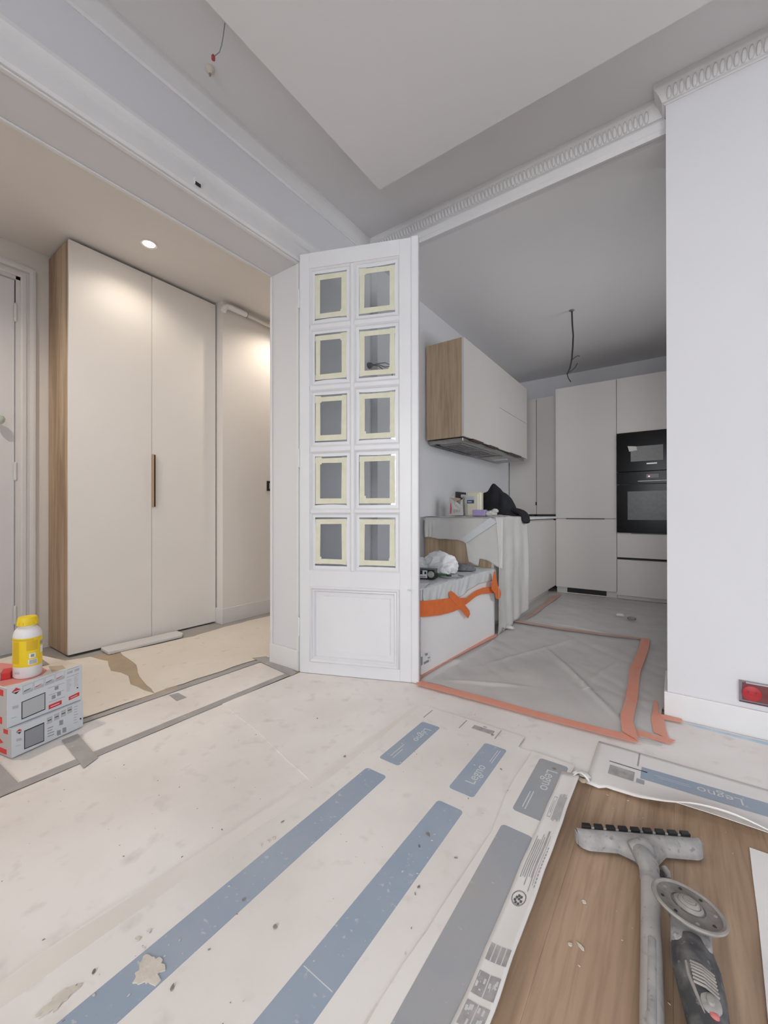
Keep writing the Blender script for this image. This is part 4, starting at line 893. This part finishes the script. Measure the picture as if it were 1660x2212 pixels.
for i, (m, px) in enumerate((('cloth_white', c5([(75, 1900), (255, 1880), (262, 2070), (85, 2130)])),)):
    MB().extrude([bl(x, y, 0.001) for x, y in px], (0.0006, 0, 0)).build('sticker', m, st)
for q in ([(82, 1985), (110, 1975), (110, 2125), (85, 2140)], [(130, 2080), (220, 2030), (225, 2070), (135, 2120)], [(150, 1925), (200, 1910), (205, 1945), (165, 1970)], [(200, 1995), (245, 1980), (245, 2000), (205, 2015)]):
    MB().extrude([bl(x, y, 0.0018) for x, y in c5(q)], (0.0005, 0, 0)).build('sticker_print', 'ink_grey', st)
# things on the low box
ZT = BH+0.010
def ob(px, py): return fl(px, py, ZT)
p = ob(931, 1250)
sb = root('small_box', (p.x-0.015, p.y+0.0, ZT), math.radians(14), label='small black and white box with a round knob on the low box', cat='box')
MB().box(-0.17, 0.045, -0.03, 0.05, 0.0, 0.058).build('body', 'black', sb, bevel=0.003)
bx('label', 'box_white', sb, -0.168, 0.0, -0.0308, -0.030, 0.006, 0.053)
for (a, b, c_, d) in ((-0.05, -0.03, 0.028, 0.052), (-0.055, 0.0 - 0.01, 0.010, 0.018), (-0.11, -0.07, 0.010, 0.016), (-0.10, -0.085, 0.04, 0.05), (-0.018, -0.006, 0.03, 0.045)): bx('print', 'ink_black' if c_ > 0.02 else 'ink_grey', sb, a, b, -0.0315, -0.0308, c_, d)
MB().lathe([(0.020, 0), (0.020, 0.004), (0.012, 0.006)], 20, (0.0235, -0.0305, 0.030), M=Mx).build('knob', 'dusty_grey', sb, smooth=True)
p = ob(962, 1243)
cl = root('white_cloth', (p.x-0.095, p.y+0.09, ZT), label='crumpled white cloth bundled on the low box', cat='cloth')
blob('bundle', 'cloth_white', cl, (0.015, 0, 0.052), 0.115, 0.085, 0.088, 0.22, 2.0, 4.0, subs=5, ridge=True)
blob('fold', 'cloth_white', cl, (-0.125, -0.01, 0.035), 0.06, 0.06, 0.058, 0.28, 2.2, 9.0, subs=4, ridge=True)
MB().tube([(0.05, -0.06, 0.03), (0.09, -0.085, 0.018), (0.12, -0.09, 0.008)], [0.03, 0.022, 0.010], 10, 0.6).build('tail', 'cloth_white', cl, smooth=True, sub=1)
p = ob(960, 1246)
el = root('cable_coil', (p.x, p.y-0.02, ZT), label='grey cable and small circuit piece in front of the white cloth', cat='cable')
MB().tube([(-0.03, 0.0, 0.006), (0.03, -0.02, 0.006), (0.08, 0.0, 0.006), (0.115, 0.04, 0.006), (0.10, 0.085, 0.006), (0.06, 0.10, 0.006)], 0.005, 8).build('cable', 'wire_grey', el, smooth=True)
MB().box(-0.05, 0.03, -0.012, 0.012, 0.0, 0.022).build('terminal', 'electric_green', el, bevel=0.002); MB().box(0.03, 0.055, -0.010, 0.012, 0.0, 0.018).build('plug', 'black', el, bevel=0.002)
p = ob(1008, 1233)
cp = root('grey_cloth', (p.x-0.06, p.y+0.02, ZT), label='folded dark grey cloth lying against the oak end panel', cat='cloth')
blob('cloth', 'cloth_grey', cp, (0, 0, 0.016), 0.115, 0.055, 0.030, 0.25, 2.0, 6.0)
P = [ob(*q) for q in ((880, 1262), (929, 1259), (918, 1268), (914, 1274), (880, 1276))]
o = MB().prism([(q.x-P[0].x, q.y-P[0].y) for q in P], 0, 0.0008).build('paper_sheet', 'cloth_white'); o.location = (P[0].x, P[0].y, ZT)
tag(o, 'loose white sheet of paper near the open door on the low box', 'paper')

# ------------------------------------------------------------------ kitchen floor film and tapes
ff = root('floor_film', (-0.6, 3.3, 0.006), label='wrinkled clear film spread over the kitchen floor', cat='plastic sheet')
fl0 = ff.location
def filmfn(u, v):
    y = 1.885+v*2.95; x = -1.06+0.02*math.sin(y*3)+u*(1.03 if y > 2.28 else 1.0)
    if y < 2.15: x = -1.06+u*1.015
    w_ = 0.010*max(0, nz(x, y, 2, 2.6))**1.0+0.006*abs(nz(x*0.6+y*0.8, (y*0.6-x*0.8)*0.2, 4, 7))*(1.4 if y < 3.4 else 0.6)
    for (ax, ay, bx_, by_, hh) in ((-0.75, 2.9, -0.15, 1.95, 0.016), (-0.95, 2.2, -0.55, 3.2, 0.008), (-0.45, 2.1, -0.2, 3.1, 0.007), (-0.9, 3.5, -0.3, 3.42, 0.008), (-1.0, 1.95, -0.6, 2.15, 0.012)):
        d = Vector((bx_-ax, by_-ay)); Ld = d.length; d.normalize(); e = Vector((x-ax, y-ay)); t = e.dot(d); 
        if 0 < t < Ld: w_ += hh*math.exp(-((e.x*d.y-e.y*d.x)/0.014)**2)*math.sin(math.pi*t/Ld)
    return Vector((x, y, 0.0075+w_))-fl0
MB().grid(filmfn, 110, 260).build('film', 'film_floor', ff, smooth=True)
def ftape(L, z, m, label): return flat('floor_tape', [fl(*p) for p in L], z, 0.0008, m, label, 'tape', 'orange tape on the kitchen floor')
ftape([(900, 1475), (1000, 1500), (1200, 1555), (1344, 1592), (1356, 1590), (1381, 1614), (1340, 1605), (1200, 1568), (1000, 1513), (900, 1486)], 0.0165, 'tape_salmon', 'long orange tape closing the film edge at the kitchen threshold')
ftape([(1385, 1386), (1405, 1388), (1402, 1410), (1384, 1461), (1380, 1500), (1377, 1525), (1368, 1569), (1381, 1612), (1345, 1591), (1341, 1555), (1352, 1520), (1358, 1480), (1360, 1455), (1382, 1405)], 0.0215, 'tape_salmon', 'wavy orange tape running back across the kitchen film')
ftape([(1413, 1519), (1422, 1522), (1423, 1545), (1435, 1558), (1439, 1580), (1446, 1603), (1413, 1588), (1407, 1560), (1411, 1540)], 0.0125, 'tape_salmon', 'short orange tape at the corner of the wall pier')
ftape([(1424, 1548), (1474, 1560), (1474, 1568), (1433, 1560)], 0.0135, 'tape_salmon', 'orange tape stub along the pier skirting')
ftape([(1372, 1581), (1415, 1592), (1461, 1606), (1447, 1613), (1376, 1595)], 0.0115, 'tape_salmon', 'orange tape piece ending on the paper before the pier')
ftape([(1116, 1344), (1204, 1360), (1300, 1373), (1403, 1386), (1403, 1389), (1300, 1377), (1204, 1364), (1112, 1348)], 0.0195, 'tape_dull', 'thin faded tape seam across the middle of the kitchen film')
ftape([(1143, 1333), (1193, 1291), (1210, 1286), (1213, 1289), (1157, 1331), (1130, 1346)], 0.0175, 'tape_dull', 'faded orange tape in front of the base cabinet plinth')
ftape([(905, 1464), (985, 1419), (1040, 1389), (1072, 1374), (1074, 1379), (1020, 1407), (960, 1439), (905, 1474)], 0.0165, 'tape_salmon', 'narrow orange tape along the foot of the low box')
def scrap(px, py, s, label, m='bag_paper'):
    p = fl(px, py, 0.02); r = root('paper_scrap', (p.x, p.y, 0.0195), label=label, cat='paper scrap', group='scraps on the kitchen film')
    blob('scrap', m, r, (0, 0, 0.006), s, s*0.5, 0.014, 0.5, 2.0, px*0.1, subs=3, ridge=True)
scrap(1101, 1357, 0.035, 'white scrap at the foot of the draped plastic'); scrap(1340, 1330, 0.03, 'white scrap in the middle of the kitchen film'); scrap(1365, 1338, 0.03, 'grey scrap trailing beside the white scrap', 'debris_dark'); scrap(1088, 1362, 0.014, 'dark crumb at the foot of the draped plastic', 'debris_dark')

# ------------------------------------------------------------------ recessed electric box in the pier wall
eb = root('electric_box', (0.300, PY, 0.178), label='red cable box under clear plastic low on the wall pier', cat='electric box')
bx('back_box', 'wire_red', eb, -0.080, 0.10, -0.004, 0.0, -0.036, 0.034, 0.002)
MB().lathe([(0.030, 0.0), (0.030, 0.006), (0.026, 0.008)], 28, (-0.052, -0.005, -0.003), M=Mx).build('cover', 'red_glow', eb, smooth=True)
for a in (-0.012, 0.012): MB().lathe([(0.003, 0.0), (0.003, 0.002)], 10, (-0.052+a, -0.0125, 0.002), M=Mx).build('screw', 'wire_red', eb)
bx('case', 'clear_plastic', eb, -0.092, 0.104, -0.018, -0.0005, -0.042, 0.044, 0.003)
bx('edge_strip', 'plastic_white', eb, -0.070, 0.104, -0.014, -0.002, 0.036, 0.042, 0.001)

# ------------------------------------------------------------------ tile boxes, bottle
BA = math.radians(12.5)
def tbox(loc, w_, h, d, label, prints, S_):
    r = root('tile_box', loc, BA, label=label, cat='box', group='printed tile boxes stacked at the threshold')
    # local: front face at x=0 facing +x, y along the face 0..w_, z up
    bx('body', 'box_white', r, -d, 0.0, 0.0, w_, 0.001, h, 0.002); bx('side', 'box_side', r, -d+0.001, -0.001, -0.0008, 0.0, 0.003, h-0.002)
    for (nm, m, pts, lift) in prints:
        MB().extrude([(0.0002+lift, S_(p)[0]*w_, S_(p)[1]*h) for p in pts], (0.0003, 0, 0)).build(nm, m, r)
    return r
def map_u(p): s_ = (p[0]-150)/1340.0; t, b = 570-370*s_, 1350-445*s_; return (min(0.995, max(0.005, s_)), min(0.99, max(0.01, (b-p[1])/(b-t))))
def map_l(p): s_ = (p[0]-215)/1285.0; t, b = 1370-490*s_, 1850-585*s_; return (min(0.995, max(0.005, s_)), min(0.99, max(0.01, (b-p[1])/(b-t))))
def q4(x0, x1, ya, yb, sl): return [(x0, ya), (x1, ya-sl*(x1-x0)), (x1, yb-sl*(x1-x0)), (x0, yb)]
U = []
def add_prints(U, kind):
    if kind == 'u':
        U += [('emblem', 'ink_red', [(293, 575), (365, 610), (330, 640), (222, 655)], 0.0), ('emblem', 'ink_black', [(222, 658), (362, 625), (293, 700)], 0.0), ('emblem_band', 'box_white', [(240, 655), (350, 622), (345, 640), (260, 668)], 0.0003)]
        U += [('tile_picture', 'ink_black', q4(380, 785, 862, 1205, 0.375), 0.0), ('tile_face', 'ink_light', q4(395, 770, 872, 1180, 0.375), 0.0003)]
        for i in range(4):
            x = 398+i*189; y = 555-i*67
            U += [('pictogram', 'ink_light', q4(x, x+175, y, y+170, 0.33), 0.0), ('pictogram_face', 'box_white', q4(x+8, x+167, y+8, y+105, 0.33), 0.0003), ('pictogram_tool', 'ink_black' if i % 2 == 0 else 'ink_red', [(x+20, y+100), (x+145, y+40), (x+120, y+62), (x+25, y+112)], 0.0006)]
        U += [('banner', 'ink_red', q4(845, 1085, 975, 1058, 0.36), 0.0), ('banner', 'ink_red', q4(1222, 1432, 838, 910, 0.42), 0.0)]
        U += [('banner_text', 'box_white', q4(880, 1040, 1000, 1014, 0.36), 0.0003), ('banner_text', 'box_white', q4(1255, 1390, 858, 870, 0.42), 0.0003)]
        for (x0, x1, y) in ((830, 1140, 640), (850, 1130, 775), (850, 1150, 915), (1185, 1420, 300), (1185, 1420, 445)): U.append(('rule', 'ink_grey', q4(x0, x1, y, y+7, 0.30), 0.0))
        for (x, y) in ((955, 620), (1000, 740), (900, 795)): U.append(('swatch', 'ink_grey', q4(x, x+70, y, y+70, 0.30), 0.0))
        for i in range(9): U += [('text_line', 'ink_light', q4(1180, 1180+rr.uniform(60, 110), 500+i*28, 512+i*28, 0.3), 0.0), ('text_line', 'ink_light', q4(1325, 1325+rr.uniform(50, 95), 440+i*24, 450+i*24, 0.3), 0.0)]
        for i in range(3): U += [('text_line', 'ink_grey', q4(1190, 1300, 345+i*16, 353+i*16, 0.3), 0.0), ('text_line', 'ink_grey', q4(1335, 1430, 300+i*16, 308+i*16, 0.3), 0.0)]
        U += [('text_line', 'ink_light', q4(235, 330, 930, 985, 0.2), 0.0), ('text_line', 'ink_light', q4(215, 295, 1150, 1162, 0.2), 0.0), ('mark', 'ink_black', q4(1380, 1410, 655, 680, 0.2), 0.0)]
    else:
        U += [('emblem', 'ink_red', [(335, 1370), (380, 1385), (350, 1410), (285, 1418)], 0.0), ('emblem', 'ink_black', [(287, 1422), (378, 1400), (340, 1452)], 0.0), ('emblem_band', 'box_white', [(298, 1416), (372, 1396), (368, 1408), (310, 1426)], 0.0003)]
        U += [('tile_picture', 'ink_black', q4(415, 755, 1400, 1700, 0.42), 0.0), ('tile_face', 'ink_grey', q4(428, 742, 1412, 1680, 0.42), 0.0003)]
        for (x, y) in ((805, 1190), (935, 1130), (1060, 1070), (1180, 1010)): U += [('pictogram', 'ink_light', q4(x, x+95, y, y+100, 0.4), 0.0), ('pictogram_tool', 'ink_black', q4(x+12, x+80, y+40, y+52, 0.4), 0.0003)]
        for (x, y) in ((1030, 1220), (985, 1380), (1090, 1330)): U.append(('swatch', 'ink_grey', q4(x, x+70, y, y+75, 0.3), 0.0))
        for i in range(8): U.append(('text_line', 'ink_light', q4(1310, 1310+rr.uniform(50, 90), 945+i*40, 958+i*40, 0.3), 0.0))
        for i in range(4): U.append(('text_line', 'ink_grey', q4(815, 815+rr.uniform(80, 120), 1350+i*42, 1364+i*42, 0.4), 0.0))
        U += [('text_line', 'ink_light', q4(290, 375, 1530, 1570, 0.2), 0.0), ('text_line', 'ink_light', q4(280, 355, 1640, 1650, 0.2), 0.0), ('mark', 'ink_black', q4(1430, 1460, 1145, 1170, 0.2), 0.0)]
UU = []; add_prints(UU, 'u'); LL = []; add_prints(LL, 'l')
lb = tbox((-1.972, 0.428, 0.0065), 0.245, 0.108, 0.40, 'lower white tile box printed with a grey tile, standing on the floor', LL, map_l)
ub = tbox((-1.985, 0.418, 0.1155), 0.256, 0.148, 0.40, 'upper white tile box with red banners, stacked on the lower one', UU, map_u)
for r, h in ((lb, 0.108), (ub, 0.148)):
    MB().extrude([(-0.052, -0.001, h*0.45), (-0.17, -0.001, h*0.95), (-0.30, -0.001, h*0.45), (-0.17, -0.001, h*0.05)], (0, -0.0006, 0)).build('diamond', 'ink_red', r)
    bx('mark', 'ink_red', r, -0.050, -0.022, -0.0015, -0.0008, h*0.78, h*0.93); bx('mark', 'ink_red', r, -0.085, -0.030, -0.0015, -0.0008, h*0.08, h*0.25)
tp = MB().box(-0.398, -0.002, 0.002, 0.254, 0.148, 0.1486).build('lid', 'box_top', ub)
MB().prism([(-0.398, 0.002), (-0.03, 0.002), (-0.012, 0.05), (-0.02, 0.12), (-0.06, 0.16), (-0.12, 0.17), (-0.398, 0.12)], 0.1486, 0.1490).build('red_print', 'red_faded', ub)
MB().prism([(-0.20, 0.150), (-0.06, 0.060), (-0.04, 0.075), (-0.18, 0.20)], 0.1490, 0.1494).build('print_patch', 'box_top', ub)
MB().prism([(-0.10, 0.185), (-0.02, 0.155), (-0.012, 0.200), (-0.06, 0.215)], 0.1490, 0.1494).build('print_patch', 'kraft', ub)
MB().prism([(-0.25, 0.19), (-0.13, 0.17), (-0.12, 0.20), (-0.22, 0.225)], 0.1490, 0.1494).build('print_patch', 'debris_dark', ub)
ztop = 0.1155+0.149
p = fl(63, 1461, ztop)
BS = 0.92
bo2 = root('bottle', (p.x-0.02, p.y, ztop+0.0005), BA, label='white cleaner bottle with a yellow cap and label on the tile boxes', cat='bottle')
bo2.scale = (1, 1, 0.90)
DB = (Vector((p.x, p.y, 0))-Vector((0, 0, 0))).length
s_ = 0.050
MB().lathe([(s_*0.90, 0.0), (s_*1.0, 0.006), (s_*1.0, 0.165), (s_*0.99, 0.180), (s_*0.90, 0.198), (s_*0.66, 0.212), (s_*0.56, 0.216), (s_*0.56, 0.224)], 40, sy=0.86).build('body', 'bottle_white', bo2, smooth=True)
MB().lathe([(s_*1.005, 0.050), (s_*1.012, 0.052), (s_*1.012, 0.170), (s_*1.005, 0.172)], 40, sy=0.86, cap=False).build('label', 'yellow', bo2, smooth=True)
cpo = MB().lathe([(s_*0.60, 0.220), (s_*0.66, 0.222), (s_*0.64, 0.236), (s_*0.60, 0.252), (s_*0.56, 0.256), (s_*0.2, 0.257)], 28).build('cap', 'yellow', bo2, smooth=True)
for i in range(14):
    a = 2*math.pi*i/14; MB().box(-0.001, 0.001, -0.0015, 0.0015, 0.224, 0.236).build('rib', 'yellow', cpo).matrix_local = Matrix.Translation((s_*0.655*math.cos(a), s_*0.655*math.sin(a), 0)) @ Matrix.Rotation(a, 4, 'Z')
def wrap(name, a0, a1, z0, z1, m, k=1.02):
    MB().grid(lambda u, v: (s_*k*math.cos(math.radians(a0+(a1-a0)*u)), s_*k*0.86*math.sin(math.radians(a0+(a1-a0)*u)), z0+(z1-z0)*v), 10, 1).build(name, m, bo2, smooth=True)
# camera sees the bottle from about -25 degrees in local terms
v0 = math.degrees(math.atan2(-p.y, -p.x))-math.degrees(BA)
wrap('text_block', v0-8, v0+38, 0.118, 0.160, 'yellow_dark'); wrap('text_block', v0-72, v0-38, 0.065, 0.158, 'yellow_dark')
wrap('pictogram', v0+2, v0+28, 0.086, 0.106, 'bottle_white'); wrap('pictogram_mark', v0+8, v0+22, 0.090, 0.102, 'ink_grey', 1.025); wrap('barcode', v0-2, v0+36, 0.058, 0.080, 'bottle_white')
for i in range(6): wrap('barcode_bar', v0+4+i*5, v0+7+i*5, 0.060, 0.078, 'ink_grey', 1.025)
wrap('swatch', v0+52, v0+78, 0.135, 0.150, 'ink_grey'); wrap('swatch', v0+52, v0+78, 0.100, 0.128, 'bottle_white'); wrap('small_print', v0-60, v0-35, 0.022, 0.030, 'ink_light')
wrap('heading', v0-75, v0+20, 0.161, 0.168, 'yellow_dark')
p = fl(14, 1463, ztop)
rb = root('tool_bit_box', (p.x+0.0, p.y, ztop+0.0005), math.radians(-20), label='small red and grey box beside the cleaner bottle', cat='box')
bx('body', 'red', rb, -0.030, 0.030, -0.016, 0.016, 0.0, 0.026, 0.002); bx('end', 'dusty_grey', rb, -0.031, 0.031, -0.0168, -0.012, 0.0, 0.0265, 0.001)

# ------------------------------------------------------------------ vacuum floor head and tube
vn = root('vacuum_nozzle', (0, 0, 0), label='dusty grey vacuum floor head with tube and black bristles', cat='vacuum nozzle')
zN = 0.040
a_ = fl(1242, 1788, zN); b_ = fl(1513, 1806, zN+0.005); cN = (a_+b_)/2; dirN = (b_-a_); wN = dirN.length; thN = math.atan2(dirN.y, dirN.x)
vn.location = (cN.x, cN.y, 0.001); vn.rotation_euler = (0, 0, thN)
# local: x along the head, y towards the far (bristle) edge
hw = wN/2-0.004
def nozzle(u, v):
    a = -1+2*u; x = a*hw
    ed = 1-max(0, abs(a)-0.86)/0.14
    prof_ = [(0.004, 0.010), (0.004, 0.036), (-0.002, 0.040), (-0.014, 0.039), (-0.028, 0.032), (-0.036, 0.020), (-0.037, 0.008)]
    t = v*6; i = min(5, int(t)); f = t-i
    y = prof_[i][0]*(1-f)+prof_[i+1][0]*f; z = prof_[i][1]*(1-f)+prof_[i+1][1]*f
    mid = max(0, 1-abs(a+0.02)/0.38)
    if y < -0.014: y -= 0.058*mid*((-0.014-y)/0.023)
    z += 0.012*mid*max(0, min(1, (-y-0.005)/0.03))
    if y < 0: y *= (0.55+0.45*math.sqrt(max(0, ed)))
    return (x, y, z)
MB().grid(nozzle, 60, 18).build('head', 'dusty_grey', vn, smooth=True)
MB().prism([(-hw, 0.003), (hw, 0.003), (hw, -0.018), (hw*0.35, -0.034), (0, -0.085), (-hw*0.35, -0.034), (-hw, -0.018)], 0.003, 0.012).build('sole', 'dusty_dark', vn)
for s in (-1, 1): MB().prism([(s*hw, 0.004), (s*(hw+0.004), 0.0), (s*(hw+0.004), -0.012), (s*hw, -0.020)], 0.006, 0.036).build('end_cap', 'dusty_grey', vn, bevel=0.003)
for i in range(9):
    x = -hw+0.018+i*(2*hw-0.040)/8.6
    MB().box(x, x+0.0215, -0.001, 0.012, 0.012, 0.047).build('bristle', 'black', vn, bevel=0.001)
    if i < 8: MB().box(x+0.0225, x+0.031, 0.003, 0.009, 0.012, 0.041).build('gap_rib', 'dusty_grey', vn, bevel=0.001)
Rn = (Matrix.Translation(vn.location) @ Matrix.Rotation(thN, 4, 'Z')).inverted()
def vl(px, py, z): return Rn @ fl(px, py, z)
MB().lathe([(0.024, -0.022), (0.026, -0.010), (0.026, 0.012), (0.020, 0.024), (0.008, 0.030)], 20, vl(1386, 1838, 0.045), M=Matrix.Rotation(math.radians(70), 4, 'Y')).build('swivel', 'dusty_grey', vn, smooth=True)
neck = [vl(1384, 1842, 0.050), vl(1393, 1852, 0.056), vl(1401, 1868, 0.055), vl(1405, 1885, 0.048), vl(1406, 1903, 0.042)]
MB().tube(neck, [0.019, 0.021, 0.022, 0.022, 0.0215], 18).build('elbow', 'dusty_grey', vn, smooth=True)
MB().tube([vl(1434, 1872, 0.045), vl(1440, 1884, 0.040), vl(1443, 1896, 0.034)], [0.006, 0.009, 0.007], 10).build('latch', 'dusty_grey', vn, smooth=True)
bxk = MB().lathe([(0.011, 0), (0.012, 0.006), (0.008, 0.010)], 10, vl(1428, 1893, 0.048)).build('release_button', 'black', vn, smooth=True)
t0 = vl(1405, 1900, 0.040); t1 = vl(1408, 2050, 0.034); t2 = vl(1409, 2215, 0.028); dd = (t2-t1).normalized(); t3 = t2+dd*0.35; t3.z = t2.z-0.004
tb = MB().tube([t0, t1, t2, t3], 0.0185, 20).build('tube', 'dusty_tube', vn, smooth=True)
s0 = vl(1409, 2045, 0.034)
MB().tube([s0+Vector((0, 0, 0.0165)), t2+Vector((0, 0, 0.0165)), t3+Vector((0, 0, 0.0165))], 0.0075, 10, 0.5).build('locking_rail', 'dusty_grey', tb, smooth=True)
# ------------------------------------------------------------------ angle grinder
ag = root('angle_grinder', (0.020, 1.045, 0.001), label='dusty black angle grinder with its round disc facing up beside the tube', cat='power tool')
Mt = Matrix.Translation((0, 0, 0.094)) @ Matrix.Rotation(math.radians(-9), 4, 'X') @ Matrix.Rotation(math.radians(7), 4, 'Y')
dsk = MB().lathe([(0.012, -0.006), (0.050, -0.004), (0.0625, -0.003), (0.0645, 0.000), (0.0635, 0.003), (0.060, 0.0035), (0.057, 0.0015), (0.034, 0.0005), (0.030, 0.002), (0.004, 0.002)], 48, M=Mt).build('disc', 'dusty_disc', ag, smooth=True)
MB().lathe([(0.0555, 0.0022), (0.0605, 0.0050), (0.0640, 0.0040), (0.0645, 0.001)], 48, M=Mt, cap=False).build('rim', 'dusty_pale', dsk, smooth=True)
MB().lathe([(0.025, 0.002), (0.025, 0.005), (0.021, 0.008), (0.019, 0.0065), (0.018, 0.009), (0.013, 0.012), (0.011, 0.0105), (0.010, 0.013), (0.003, 0.0135)], 32, M=Mt).build('flange', 'dusty_pale', dsk, smooth=True)
MB().lathe([(0.026, 0.0015), (0.029, 0.003), (0.031, 0.0012)], 32, M=Mt, cap=False).build('flange_shadow', 'dusty_dark', dsk, smooth=True)
for a in range(8):
    q = Mt @ Vector((0.046*math.cos(a*0.785+0.3), 0.046*math.sin(a*0.785+0.3), 0.0013)); MB().lathe([(0.0035, 0.0), (0.003, 0.0008)], 8, q).build('hole', 'black' if a % 3 else 'dusty_pale', dsk)
MB().prism(rrect(-0.030, 0.036, -0.075, 0.025, 0.022, 5), 0.006, 0.080).build('gear_head', 'dusty_grey', ag, bevel=0.008, seg=3)
MB().lathe([(0.036, 0.068), (0.036, 0.082), (0.020, 0.090)], 28).build('spindle_collar', 'dusty_dark', ag, smooth=True)
body = [(0.004, -0.050, 0.052), (0.010, -0.090, 0.052), (0.016, -0.130, 0.050), (0.022, -0.175, 0.046), (0.030, -0.230, 0.044), (0.036, -0.290, 0.044), (0.040, -0.335, 0.045)]
MB().tube(body, [0.034, 0.038, 0.036, 0.031, 0.028, 0.029, 0.024], 20, [0.92, 0.95, 1, 1, 1, 1, 0.95]).build('motor_body', 'dusty_dark', ag, smooth=True)
def on_body(t, side, up_):
    k = t*(len(body)-1); i = min(len(body)-2, int(k)); f = k-i; pth = Vector(body[i])*(1-f)+Vector(body[i+1])*f
    return pth+Vector((side, 0, up_))
for i in range(7):
    t = 0.27+0.022*i; MB().tube([on_body(t, -0.014, 0.034), on_body(t+0.01, 0.002, 0.0375), on_body(t+0.02, 0.020, 0.032)], 0.0022, 6).build('grip_rib', 'dusty_pale', ag, smooth=True)
MB().tube([on_body(0.27, -0.020, 0.030), on_body(0.36, -0.019, 0.029), on_body(0.46, -0.012, 0.029), on_body(0.54, -0.006, 0.029)], [0.002, 0.0035, 0.003, 0.001], 8).build('side_seam', 'dusty_pale', ag, smooth=True)
MB().lathe([(0.015, 0.0), (0.014, 0.004), (0.010, 0.006)], 20, on_body(0.47, 0.006, 0.0285), sy=1.3).build('switch_plate', 'dusty_grey', ag, smooth=True)
MB().lathe([(0.007, 0.004), (0.006, 0.010), (0.003, 0.011)], 14, on_body(0.47, 0.006, 0.0285), sy=1.4).build('switch', 'dusty_pale', ag, smooth=True)
MB().lathe([(0.007, 0.002), (0.006, 0.007), (0.002, 0.008)], 14, on_body(0.53, 0.007, 0.0265), sy=0.7).build('lock_button', 'pink_red', ag, smooth=True)
for i in range(4):
    t = 0.64+0.02*i; MB().tube([on_body(t, -0.004, 0.029), on_body(t, 0.014, 0.028)], 0.0025, 6).build('vent_rib', 'dusty_pale', ag, smooth=True)
MB().tube([on_body(1.0, 0, 0), (0.05, -0.40, 0.02), (0.055, -0.46, 0.007), (0.05, -0.60, 0.007), (0.03, -0.80, 0.007)], [0.010, 0.006, 0.0045, 0.004, 0.004], 8).build('power_cord', 'wire_black', ag, smooth=True)
MB().prism([(-0.008, -0.06), (0.030, -0.06), (0.050, -0.26), (0.018, -0.26)], 0.0, 0.016).build('belly', 'dusty_dark', ag, bevel=0.004)
